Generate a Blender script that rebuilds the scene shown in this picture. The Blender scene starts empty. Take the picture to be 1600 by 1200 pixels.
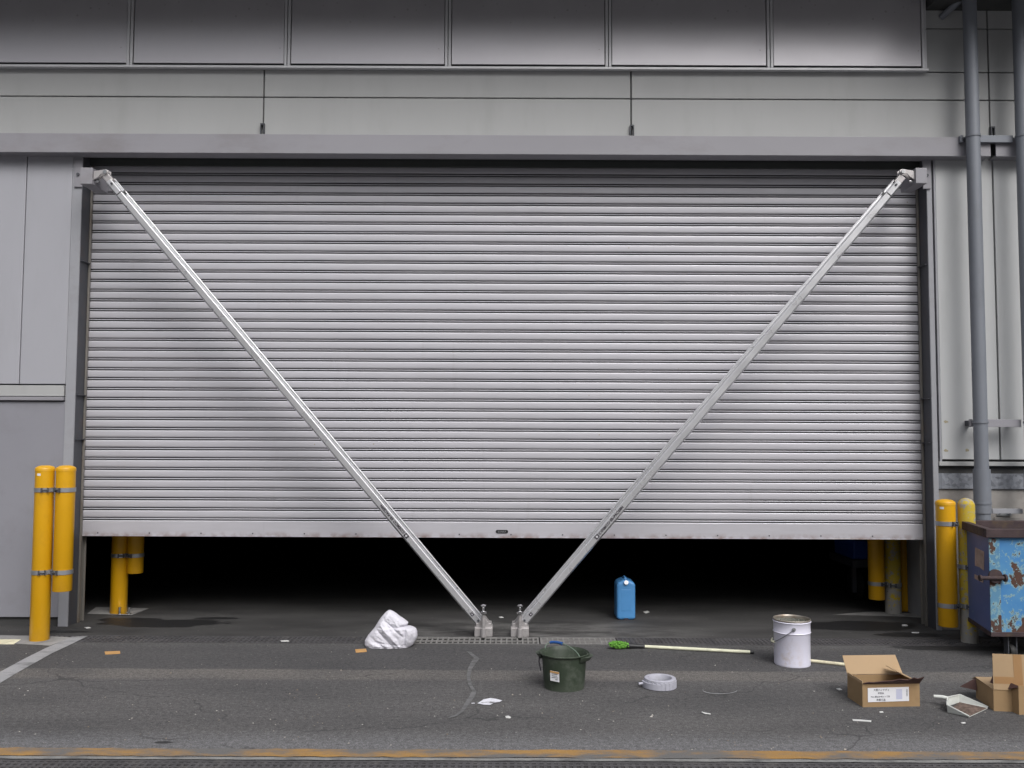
import bpy, bmesh, math, random
from mathutils import Vector, Matrix
random.seed(7)
R = math.radians
sc = bpy.context.scene
COL = sc.collection

# ------------------------------------------------------------------ camera
F = 1400.0                       # focal length in photograph pixels (1600 wide)
PITCH, ROLL = math.atan(F/23860.0), R(0.25)
CAM_D = 7.8
FWD = Vector((0, math.cos(PITCH), math.sin(PITCH)))
_u0 = Vector((0, -math.sin(PITCH), math.cos(PITCH))); _r0 = Vector((1, 0, 0))
RGT = _r0*math.cos(ROLL) + _u0*math.sin(ROLL)
UPV = _u0*math.cos(ROLL) - _r0*math.sin(ROLL)
def pdir(px, py): return RGT*((px-800)/F) + UPV*((600-py)/F) + FWD
_d = pdir(800, 982)              # foot of the wall: fixes the eye height
CAM_H = -_d.z/_d.y*(CAM_D-0.2)
CAM = Vector((0, -CAM_D, CAM_H))
def at(px, py, Y):               # point of the photo on the upright plane y = Y
    d = pdir(px, py); return CAM + d*((Y+CAM_D)/d.y)
def G(px, py, z=0.0):            # point of the photo on the level z
    d = pdir(px, py); return CAM + d*((z-CAM_H)/d.z)
def zz(py, Y, px=800): return at(px, py, Y).z
def xx(px, py, Y): return at(px, py, Y).x
cd = bpy.data.cameras.new('camera'); cam = bpy.data.objects.new('camera', cd); COL.objects.link(cam)
cam.matrix_world = Matrix(((RGT.x, UPV.x, -FWD.x, CAM.x), (RGT.y, UPV.y, -FWD.y, CAM.y), (RGT.z, UPV.z, -FWD.z, CAM.z), (0, 0, 0, 1)))
cd.sensor_width = 36; cd.lens = F/1600*36; cd.clip_end = 500; cd.clip_start = 0.05
sc.camera = cam

# ------------------------------------------------------------------ light
SUN_EL, SUN_AZ = R(46), R(25)    # high behind the camera, a little to the right, overcast
w = bpy.data.worlds.new('World'); sc.world = w; w.use_nodes = True
nt = w.node_tree; nt.nodes.clear()
sky = nt.nodes.new('ShaderNodeTexSky'); sky.sky_type = 'NISHITA'; sky.sun_disc = False
sky.sun_elevation = SUN_EL; sky.sun_rotation = math.pi - SUN_AZ
sky.air_density = 1.0; sky.dust_density = 4.0
hs = nt.nodes.new('ShaderNodeHueSaturation'); hs.inputs['Saturation'].default_value = 0.22
bg = nt.nodes.new('ShaderNodeBackground'); bg.inputs['Strength'].default_value = 0.15
wo = nt.nodes.new('ShaderNodeOutputWorld')
tcw = nt.nodes.new('ShaderNodeTexCoord'); sx = nt.nodes.new('ShaderNodeSeparateXYZ'); mr = nt.nodes.new('ShaderNodeMapRange')
mr.inputs[1].default_value = 0.20; mr.inputs[2].default_value = 0.60; mr.inputs[3].default_value = 0.05; mr.inputs[4].default_value = 1.5
mxw = nt.nodes.new('ShaderNodeMix'); mxw.data_type = 'RGBA'; mxw.blend_type = 'MULTIPLY'; mxw.inputs[0].default_value = 1.0
nt.links.new(tcw.outputs['Generated'], sx.inputs[0]); nt.links.new(sx.outputs[2], mr.inputs[0]); nt.links.new(mr.outputs[0], mxw.inputs[7])
nt.links.new(sky.outputs[0], hs.inputs['Color']); nt.links.new(hs.outputs[0], mxw.inputs[6]); nt.links.new(mxw.outputs[2], bg.inputs['Color']); nt.links.new(bg.outputs[0], wo.inputs['Surface'])
sl = bpy.data.lights.new('sun', 'SUN'); sl.energy = 0.65; sl.angle = R(40); sl.color = (1.0, 0.985, 0.97)
so = bpy.data.objects.new('sun', sl); COL.objects.link(so)
sdir = Vector((math.cos(SUN_EL)*math.sin(SUN_AZ), -math.cos(SUN_EL)*math.cos(SUN_AZ), math.sin(SUN_EL)))
so.rotation_euler = (-sdir).to_track_quat('-Z', 'Y').to_euler(); so.location = (4, -10, 9)
sc.view_settings.view_transform = 'Standard'; sc.view_settings.look = 'None'; sc.view_settings.gamma = 1
sc.view_settings.exposure = 0.15
sc.render.engine = 'CYCLES'

# ------------------------------------------------------------------ mesh helpers
WLOC = {}
class MB:
    def __init__(s): s.v = []; s.f = []; s.sm = []
    def add(s, vs, fs, smooth=False):
        b = len(s.v); s.v += [Vector(p) for p in vs]
        for f in fs: s.f.append([b+i for i in f]); s.sm.append(smooth)
        return s
    def box(s, x0, x1, y0, y1, z0, z1):
        if x0 > x1: x0, x1 = x1, x0
        if y0 > y1: y0, y1 = y1, y0
        if z0 > z1: z0, z1 = z1, z0
        return s.add([(x0,y0,z0),(x1,y0,z0),(x1,y1,z0),(x0,y1,z0),(x0,y0,z1),(x1,y0,z1),(x1,y1,z1),(x0,y1,z1)],
                     [(0,3,2,1),(4,5,6,7),(0,1,5,4),(1,2,6,5),(2,3,7,6),(3,0,4,7)])
    def obox(s, c, u, v, w_):     # oriented box: half vectors
        c, u, v, w_ = Vector(c), Vector(u), Vector(v), Vector(w_)
        if u.cross(v).dot(w_) < 0: u = -u
        P = [c+u*a+v*b+w_*d for d in (-1,1) for a,b in ((-1,-1),(1,-1),(1,1),(-1,1))]
        return s.add(P, [(0,3,2,1),(4,5,6,7),(0,1,5,4),(1,2,6,5),(2,3,7,6),(3,0,4,7)])
    def cyl(s, p0, p1, r0, r1=None, n=24, caps=True, smooth=True):
        p0, p1 = Vector(p0), Vector(p1); r1 = r0 if r1 is None else r1
        ax = (p1-p0).normalized(); u = ax.orthogonal().normalized(); v = ax.cross(u)
        P = []
        for p, r in ((p0, r0), (p1, r1)):
            P += [p + (u*math.cos(2*math.pi*i/n) + v*math.sin(2*math.pi*i/n))*r for i in range(n)]
        s.add(P, [(i, (i+1) % n, n+(i+1) % n, n+i) for i in range(n)], smooth)
        if caps:
            s.add(P[:n], [tuple(reversed(range(n)))]); s.add(P[n:], [tuple(range(n))])
        return s
    def lathe(s, prof, c=(0,0,0), n=40, smooth=True, closed=False, xy=lambda a, r, z: (r, z)):
        c = Vector(c); m = len(prof); P = []
        for r, z in prof:
            for i in range(n):
                a = 2*math.pi*i/n; rr, z2 = xy(a, r, z)
                P.append(c + Vector((rr*math.cos(a), rr*math.sin(a), z2)))
        fs = []
        for k in range(m if closed else m-1):
            k2 = (k+1) % m
            for i in range(n): fs.append((k*n+i, k*n+(i+1) % n, k2*n+(i+1) % n, k2*n+i))
        s.add(P, fs, smooth)
        return s
    def tube(s, pts, r, n=10, smooth=True):
        pts = [Vector(p) for p in pts]; P = []; m = len(pts); pu = None
        for k, p in enumerate(pts):
            t = (pts[min(k+1, m-1)] - pts[max(k-1, 0)]).normalized()
            u = t.orthogonal().normalized() if pu is None else (pu - t*pu.dot(t)).normalized()
            pu = u; v = t.cross(u); rr = r(k/(m-1)) if callable(r) else r
            P += [p + (u*math.cos(2*math.pi*i/n) + v*math.sin(2*math.pi*i/n))*rr for i in range(n)]
        fs = [(k*n+i, k*n+(i+1) % n, (k+1)*n+(i+1) % n, (k+1)*n+i) for k in range(m-1) for i in range(n)]
        s.add(P, fs, smooth); s.add(P[:n], [tuple(reversed(range(n)))]); s.add(P[-n:], [tuple(range(n))])
        return s
    def prism(s, poly, o, u, v, w_, smooth=False):   # polygon (a,b) in frame o,u,v extruded by vector w_
        o, u, v, w_ = Vector(o), Vector(u), Vector(v), Vector(w_); n = len(poly)
        if u.cross(v).dot(w_) > 0:
            pass
        A = [o+u*a+v*b for a, b in poly]; B = [p+w_ for p in A]
        s.add(A+B, [(i, (i+1) % n, n+(i+1) % n, n+i) for i in range(n)], smooth)
        s.add(A, [tuple(reversed(range(n)))]); s.add(B, [tuple(range(n))])
        return s
    def slab(s, pts, t):          # flat quad/polygon of points thickened along its normal
        pts = [Vector(p) for p in pts]; n = len(pts)
        nr = (pts[1]-pts[0]).cross(pts[2]-pts[0]).normalized()*t
        B = [p+nr for p in pts]
        s.add(pts+B, [(i, (i+1) % n, n+(i+1) % n, n+i) for i in range(n)])
        s.add(pts, [tuple(reversed(range(n)))]); s.add(B, [tuple(range(n))])
        return s
    def build(s, name, mat, parent=None, bevel=0, loc=None, seg=2):
        if loc is None:
            xs = [p.x for p in s.v]; ys = [p.y for p in s.v]; zs = [p.z for p in s.v]
            loc = Vector(((min(xs)+max(xs))/2, (min(ys)+max(ys))/2, min(zs)))
        loc = Vector(loc)
        me = bpy.data.meshes.new(name); me.from_pydata([p-loc for p in s.v], [], s.f)
        me.polygons.foreach_set('use_smooth', s.sm)
        bm = bmesh.new(); bm.from_mesh(me); bmesh.ops.remove_doubles(bm, verts=bm.verts, dist=1e-5)
        bmesh.ops.recalc_face_normals(bm, faces=bm.faces); bm.to_mesh(me); bm.free()
        if any(s.sm): me.set_sharp_from_angle(angle=R(40))
        if mat: me.materials.append(mat)
        o = bpy.data.objects.new(name, me); COL.objects.link(o)
        if parent is not None: o.parent = parent; o.location = loc - WLOC[parent.name]
        else: o.location = loc
        WLOC[o.name] = loc
        if bevel:
            md = o.modifiers.new('bevel', 'BEVEL'); md.width = bevel; md.segments = seg; md.limit_method = 'ANGLE'; md.angle_limit = R(35)
        return o
def tag(o, label, cat, group=None):
    o['label'] = label; o['category'] = cat
    if group: o['group'] = group
    return o
def thing(name, label, cat, loc, group=None):
    o = bpy.data.objects.new(name, None); COL.objects.link(o); o.location = loc; o.empty_display_size = 0.1
    WLOC[o.name] = Vector(loc); return tag(o, label, cat, group)
def struct(o): o['kind'] = 'structure'; return o
def text_part(name, body, origin, u, v, size, mat, parent, align='LEFT', extr=0.0006, fat=0.0):
    cu = bpy.data.curves.new(name, 'FONT'); cu.body = body; cu.size = size; cu.align_x = align; cu.extrude = extr; cu.resolution_u = 3; cu.offset = fat; cu.space_character = 1.0+fat*60
    t = bpy.data.objects.new('tmp', cu); COL.objects.link(t)
    dg = bpy.context.evaluated_depsgraph_get(); dg.update()
    me = bpy.data.meshes.new_from_object(t.evaluated_get(dg)); bpy.data.objects.remove(t)
    u, v = Vector(u).normalized(), Vector(v).normalized(); n = u.cross(v); o3 = Vector(origin)
    for vt in me.vertices:
        c = vt.co.copy(); vt.co = u*c.x + v*c.y + n*c.z
    me.name = name; me.materials.clear(); me.materials.append(mat)
    o = bpy.data.objects.new(name, me); COL.objects.link(o); o.parent = parent; o.location = o3 - WLOC[parent.name]; WLOC[o.name] = o3
    return o

# ------------------------------------------------------------------ material helpers
class NT:
    def __init__(s, name):
        m = bpy.data.materials.new(name); m.use_nodes = True; s.m = m; s.t = m.node_tree
        s.b = s.t.nodes['Principled BSDF']; s.tc = s.n('ShaderNodeTexCoord')
    def n(s, ty, **kw):
        x = s.t.nodes.new(ty)
        for k, v in kw.items(): setattr(x, k, v)
        return x
    def l(s, a, b): s.t.links.new(a, b)
    def val(s, inp, x):
        if hasattr(x, 'is_linked'): s.l(x, inp)
        else: inp.default_value = x
    def mapping(s, scale=(1,1,1), rot=(0,0,0), loc=(0,0,0), src=None):
        mp = s.n('ShaderNodeMapping'); mp.inputs['Scale'].default_value = scale; mp.inputs['Rotation'].default_value = rot; mp.inputs['Location'].default_value = loc
        s.l(src or s.tc.outputs['Object'], mp.inputs['Vector']); return mp.outputs[0]
    def noise(s, scale, detail=4, rough=.55, vec=None, dist=0):
        x = s.n('ShaderNodeTexNoise'); x.inputs['Scale'].default_value = scale; x.inputs['Detail'].default_value = detail
        x.inputs['Roughness'].default_value = rough; x.inputs['Distortion'].default_value = dist
        s.l(vec or s.tc.outputs['Object'], x.inputs['Vector']); return x.outputs['Fac']
    def voro(s, scale, feature='F1', vec=None, out='Distance'):
        x = s.n('ShaderNodeTexVoronoi', feature=feature); x.inputs['Scale'].default_value = scale
        s.l(vec or s.tc.outputs['Object'], x.inputs['Vector']); return x.outputs[out]
    def ramp(s, fac, stops):
        x = s.n('ShaderNodeValToRGB'); cr = x.color_ramp
        while len(cr.elements) < len(stops): cr.elements.new(0.5)
        for e, (p, c) in zip(cr.elements, stops):
            e.position = p; e.color = (c, c, c, 1) if not hasattr(c, '__len__') else (*c, 1)
        s.l(fac, x.inputs[0]); return x.outputs[0]
    def math(s, op, a, b=0.0, c=None, clamp=False):
        x = s.n('ShaderNodeMath', operation=op); x.use_clamp = clamp; s.val(x.inputs[0], a); s.val(x.inputs[1], b)
        if c is not None: s.val(x.inputs[2], c)
        return x.outputs[0]
    def rng(s, v, a, b, c=0.0, d=1.0):
        x = s.n('ShaderNodeMapRange'); s.val(x.inputs[0], v); x.inputs[1].default_value = a; x.inputs[2].default_value = b
        x.inputs[3].default_value = c; x.inputs[4].default_value = d; return x.outputs[0]
    def mix(s, fac, a, b, mode='MIX'):
        x = s.n('ShaderNodeMix', data_type='RGBA', blend_type=mode); s.val(x.inputs[0], fac)
        for i, c in ((6, a), (7, b)):
            if hasattr(c, 'is_linked'): s.l(c, x.inputs[i])
            else: x.inputs[i].default_value = (*c, 1) if hasattr(c, '__len__') else (c, c, c, 1)
        return x.outputs[2]
    def bump(s, h, strength=.3, dist=.01):
        x = s.n('ShaderNodeBump'); x.inputs['Strength'].default_value = strength; x.inputs['Distance'].default_value = dist
        s.l(h, x.inputs['Height']); s.l(x.outputs[0], s.b.inputs['Normal'])
    def sep(s, vec=None):
        x = s.n('ShaderNodeSeparateXYZ'); s.l(vec or s.tc.outputs['Object'], x.inputs[0]); return x.outputs
    def out(s, col, rough=.6, metal=0.0, spec=.5):
        i = s.b.inputs
        if hasattr(col, 'is_linked'): s.l(col, i['Base Color'])
        else: i['Base Color'].default_value = (*col, 1)
        s.val(i['Roughness'], rough); s.val(i['Metallic'], metal); i['Specular IOR Level'].default_value = spec
        return s.m
def pmat(name, c, rough=.55, metal=0.0, var=.12, vs=2.5, dirt=None, damt=.3, ds=6, bump=0.0, bs=60, spec=.5, streak=(1, 1, 1)):
    t = NT(name); vec = t.mapping(scale=streak)
    n1 = t.noise(vs, 6, .6, vec); f = t.rng(n1, .3, .7, 1-var, 1+var)
    col = t.mix(1.0, c, f, 'MULTIPLY')
    if dirt:
        d = t.rng(t.noise(ds, 8, .65, vec), .52, .72, 0, damt); col = t.mix(d, col, dirt)
    if bump: t.bump(t.noise(bs, 3), bump, .004)
    r = t.rng(t.noise(vs*2.3, 3), .3, .7, max(rough-.07, .03), min(rough+.07, 1))
    return t.out(col, r, metal, spec)

M = {}
M['panel']  = pmat('cladding_light', (.39,.395,.395), .5, 0, .04, .8, (.25,.25,.24), .2, 2.2, streak=(2.0,2.0,.5))
M['panelR'] = pmat('cladding_pale', (.50,.51,.515), .5, 0, .04, .8, (.28,.28,.27), .2, 2.2, streak=(2,2,.5)); M['panelL'] = pmat('cladding_cool', (.365,.367,.40), .5, 0, .04, .8, (.25,.25,.25), .2, 2.2, streak=(2,2,.5))
def mk_sheet():
    t = NT('sheen_sheet'); n = t.noise(1.4, 5, .6); col = t.mix(1.0, (.57,.555,.585), t.rng(n, .3, .7, .95, 1.05), 'MULTIPLY')
    vd = t.voro(26); vc = t.sep(t.voro(26, 'F1', None, 'Color')); reg = t.rng(t.noise(1.3, 4), .48, .62)
    sp = t.math('MULTIPLY', t.math('MULTIPLY', t.math('LESS_THAN', vd, t.math('MULTIPLY', vc[1], .28)), t.math('GREATER_THAN', vc[0], .72)), reg)
    col = t.mix(t.math('MULTIPLY', sp, .5), col, (.12,.10,.09)); return t.out(col, t.rng(n, .3, .7, .32, .42), .4)
M['sheet'] = mk_sheet()
M['frame']  = pmat('panel_frame', (.62,.62,.64), .45, .3, .06, 2)
M['joint']  = pmat('dark_joint', (.05,.05,.05), .8)
M['seal']   = pmat('joint_sealant', (.16,.16,.165), .7)
M['beam']   = pmat('beam_paint', (.275,.27,.295), .5, 0, .07, 1.0, (.16,.14,.13), .4, 3, streak=(.5,1,1))
M['post']   = pmat('post_paint', (.31,.315,.34), .5, 0, .08, 1.5, (.15,.13,.12), .4, 3)
M['web']    = pmat('channel_paint', (.07,.073,.085), .55, .1, .1, 2, (.12,.08,.06), .4, 5)
M['guide']  = pmat('guide_rail_steel', (.24,.225,.205), .45, .4, .12, 3, (.16,.10,.06), .7, 7, streak=(1,1,.5))
M['door']   = pmat('grey_door_paint', (.25,.25,.28), .5, 0, .05, 1.0, (.15,.14,.14), .25, 3)
M['conc']   = pmat('concrete', (.33,.31,.29), .85, 0, .18, 3, (.14,.12,.11), .5, 4, .25, 40)
M['concd']  = pmat('pale_concrete', (.25,.245,.24), .85, 0, .2, 4, (.08,.08,.08), .6, 6, .3, 60)
M['galv']   = None
M['pipe']   = pmat('pipe_grey', (.20,.215,.245), .5, .1, .1, 2, (.10,.10,.10), .4, 4, streak=(1,1,.4))
M['alu']    = pmat('aluminium', (.64,.64,.66), .30, .62, .03, 2)
M['cast']   = pmat('cast_metal', (.45,.43,.43), .5, .5, .1, 8, (.15,.12,.11), .5, 20)
M['chrome'] = pmat('bright_steel', (.75,.75,.76), .16, 1.0, .05, 5)
M['band']   = pmat('galvanised_band', (.42,.43,.45), .4, .7, .12, 20)
M['black']  = pmat('black_plastic', (.02,.02,.022), .5)
M['rubber'] = pmat('black_rubber', (.018,.018,.018), .7)
M['yellow'] = pmat('yellow_post_paint', (.66,.345,.006), .38, 0, .05, 2, (.35,.18,.03), .3, 5, streak=(1,1,.6))
M['white']  = pmat('white_print', (.75,.75,.78), .5, 0, .03)
M['ink']    = pmat('dark_print', (.03,.025,.035), .6)
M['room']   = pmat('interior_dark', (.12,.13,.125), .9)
M['pier']   = pmat('interior_pier', (.30,.30,.31), .8, 0, .15, 3)
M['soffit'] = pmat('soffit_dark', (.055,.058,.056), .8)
M['card']   = pmat('cardboard', (.31,.205,.105), .85, 0, .07, 5, (.21,.125,.065), .4, 6)
M['cardin'] = pmat('cardboard_inside', (.38,.265,.155), .88, 0, .06, 5, (.29,.19,.105), .3, 7)
M['maroon'] = pmat('maroon_card', (.085,.045,.04), .85, 0, .1, 8)  # dark maroon tone for outward front and left flaps and the torn flap
M['tape']   = pmat('brown_tape', (.33,.19,.085), .4, 0, .05, 8)
M['tan']    = pmat('tan_scrap', (.48,.27,.10), .8)
M['paper']  = pmat('white_scrap', (.60,.60,.59), .8)
M['blue']   = pmat('blue_plastic', (.075,.25,.52), .42, 0, .08, 5, (.05,.2,.45), .4, 14)
M['handle'] = pmat('cream_handle', (.66,.66,.50), .5, 0, .08, 10, (.3,.3,.25), .4, 15)
M['wood']   = pmat('pale_wood', (.66,.62,.45), .7, 0, .12, 8, (.25,.2,.13), .5, 12)
M['wire']   = pmat('grey_wire', (.25,.26,.27), .4, .7)
M['hose']   = pmat('grey_hose', (.40,.40,.46), .55, 0, .1, 20, (.2,.2,.2), .4, 20)

def mk_galv():
    t = NT('galvanised_spangle'); v = t.voro(38, 'F1', None, 'Color')
    sp = t.sep(v); f = t.rng(sp[0], 0, 1, .72, 1.25)
    col = t.mix(1.0, (.30,.315,.35), f, 'MULTIPLY'); return t.out(col, t.rng(sp[1], 0, 1, .32, .55), .5)
M['galv'] = mk_galv()
def mk_shutter():
    t = NT('shutter_steel')
    big = t.noise(.9, 5, .6); fine = t.noise(9, 6, .65, t.mapping(scale=(.35, 1, 3)))
    f = t.math('MULTIPLY', t.rng(big, .3, .7, .97, 1.03), t.rng(fine, .3, .7, .96, 1.04))
    col = t.mix(1.0, (.49,.482,.518), f, 'MULTIPLY')
    strk = t.rng(t.noise(5, 6, .7, t.mapping(scale=(2.2, 1, .22))), .58, .8, 0, .18)
    col = t.mix(strk, col, (.24,.225,.215))
    spk = t.math('LESS_THAN', t.voro(3.2), .018); col = t.mix(t.math('MULTIPLY', spk, .8), col, (.30,.25,.15))
    z = t.sep()[2]                                            # grime and rust along the lowest edge
    low = t.math('MULTIPLY', t.rng(z, .05, .0, 0, 1), t.rng(t.noise(14, 5), .4, .65, .0, .75)); col = t.mix(low, col, (.19,.10,.07))
    t.bump(t.noise(2.2, 2, .5, t.mapping(scale=(.5, 1, 1))), .10, .02)
    return t.out(col, t.rng(t.noise(4, 4), .3, .7, .44, .54), .2)
M['shutter'] = mk_shutter()
def mk_weather():
    t = NT('weathered_yellow'); z = t.sep()[2]
    n = t.noise(9, 8, .7); n2 = t.noise(28, 6, .7)
    a = t.math('ADD', n, t.math('MULTIPLY', t.math('SUBTRACT', n2, .5), .6))
    hi = t.rng(z, .95, 1.2, 0, .16); lo = t.rng(z, .42, .0, 0, .25)
    a = t.math('ADD', a, t.math('ADD', hi, lo))
    col = t.mix(t.rng(n, .3, .7), (.55,.38,.02), (.40,.33,.05)); col = t.mix(t.rng(a, .56, .62), col, (.30,.29,.27))
    col = t.mix(t.rng(n2, .62, .7, 0, .8), col, (.09,.06,.04)); t.bump(a, .35, .004)
    return t.out(col, .75)
M['weather'] = mk_weather()
def mk_peel(name, c1, c2, lo=.53):
    t = NT(name); v = t.mapping(scale=(1, 1, .8))
    n = t.noise(7, 9, .72, v, .4); n2 = t.noise(2.6, 5, .6); n3 = t.noise(22, 6, .7)
    col = t.mix(t.rng(n2, .38, .62), c1, c2)
    x, y, z = t.sep()
    edge = t.math('MAXIMUM', t.rng(z, .14, .0, 0, .10), t.math('MULTIPLY', t.rng(z, .33, .36, 0, .06), t.rng(z, .46, .42, 0, 1)))
    a = t.math('ADD', t.math('ADD', t.math('MULTIPLY', n, .7), t.math('MULTIPLY', n3, .3)), edge)
    pale = t.rng(a, lo-.035, lo-.02); col = t.mix(pale, col, (.22,.36,.40))
    rust = t.mix(n3, (.035,.018,.015), (.11,.05,.033)); rm = t.rng(a, lo, lo+.012); col = t.mix(rm, col, rust)
    t.bump(t.math('MULTIPLY', rm, -1.0), .5, .003)
    return t.out(col, t.math('ADD', t.math('MULTIPLY', rm, .35), .45), .0)
M['skip']  = mk_peel('peeling_blue_paint', (.05,.195,.45), (.09,.26,.46), .557)
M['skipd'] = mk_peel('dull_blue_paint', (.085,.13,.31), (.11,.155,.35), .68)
M['rust']  = pmat('rusty_steel', (.055,.036,.038), .8, .1, .3, 8, (.16,.11,.03), .4, 12, .4, 80)
def mk_sack():
    t = NT('white_woven_sack'); n = t.noise(5, 6)
    col = t.mix(t.rng(n, .45, .75, 0, .4), (.63,.62,.68), (.50,.485,.52))
    rg = t.math('ABSOLUTE', t.math('SUBTRACT', t.noise(11, 3, .5, t.mapping(scale=(1,1,.7), rot=(0,.7,0)), .9), .5)); t.bump(t.math('POWER', rg, .6), .55, .012); return t.out(col, .65)
M['sack'] = mk_sack()
def mk_pail():
    t = NT('white_pail_paint'); x, y, z = t.sep(); n = t.noise(11, 8, .7)
    front = t.math('MULTIPLY', t.rng(y, -.02, -.10), t.rng(x, .05, -.03))
    low = t.rng(z, .19, .02, 0, 1)
    m_ = t.math('MULTIPLY', t.math('MULTIPLY', front, low), t.rng(n, .45, .66, 0, .75))
    col = t.mix(m_, (.70,.69,.80), (.42,.30,.16))
    sc_ = t.rng(t.noise(40, 4, .7, t.mapping(scale=(1,1,.3))), .62, .7, 0, .25); col = t.mix(sc_, col, (.3,.28,.27))
    return t.out(col, .32)
M['pail'] = mk_pail()
def mk_bucket():
    t = NT('dusty_green_plastic'); n = t.noise(9, 7, .7); z = t.sep()[2]
    d = t.math('ADD', t.rng(n, .5, .72, 0, .55), t.rng(z, .06, .0, 0, .25))
    col = t.mix(d, (.03,.043,.027), (.13,.145,.12)); return t.out(col, .55)
M['bucket'] = mk_bucket()
M['mop'] = pmat('lime_fibre', (.14,.35,.05), .9, 0, .3, 30, None, 0, 6, .8, 90)
M['panw'] = pmat('white_dustpan_plastic', (.58,.60,.57), .45, 0, .08, 9, (.35,.33,.3), .5, 12)
def mk_dust():
    t = NT('swept_dirt'); n = t.noise(30, 8, .7)
    return t.out(t.mix(t.rng(n, .35, .65), (.06,.04,.03), (.17,.12,.10)), .95)
M['dirt'] = mk_dust()
M['grate'] = pmat('dark_grating', (.075,.072,.076), .6, .2, .25, 6, (.16,.15,.14), .5, 10)
M['grateg'] = pmat('dusty_grating', (.20,.195,.19), .8, .1, .2, 8, (.09,.085,.08), .5, 10)
M['silt'] = pmat('packed_silt', (.15,.145,.14), .95, 0, .25, 8, (.06,.055,.05), .5, 6, .4, 60)
M['lineW'] = None

# ------------------------------------------------------------------ key planes and levels
YW, YP, YB, YU = -.20, -.20, -.32, -.245      # wall face, posts, beam face, upper panels
XL_out, XL_in = xx(103, 600, YP), xx(118, 600, YP)
XR_in, XR_out = xx(1456, 650, YP), xx(1464, 650, YP)
Z_BEAM0, Z_BEAM1 = zz(241, YB), zz(211, YB)
Z_MID, Z_TOP = zz(153.5, YW), zz(110, YW)
Z_UP0 = zz(104.5, YU)
Z_SOF = zz(17, YW, 1500)
Y_DR0, Y_DR1 = G(800, 1006.5).y, G(800, 996).y    # drain along the door
Y_FD1 = G(800, 1191).y; Y_FD0 = Y_FD1-.30             # drain in front
Y_KB1 = G(800, 1186.5).y
Y_YL0, Y_YL1 = Y_KB1, G(800, 1170.5).y
Y_BD0, Y_BD1 = G(800, 1064).y, G(800, 1047.5).y       # lighter strip of asphalt

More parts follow.
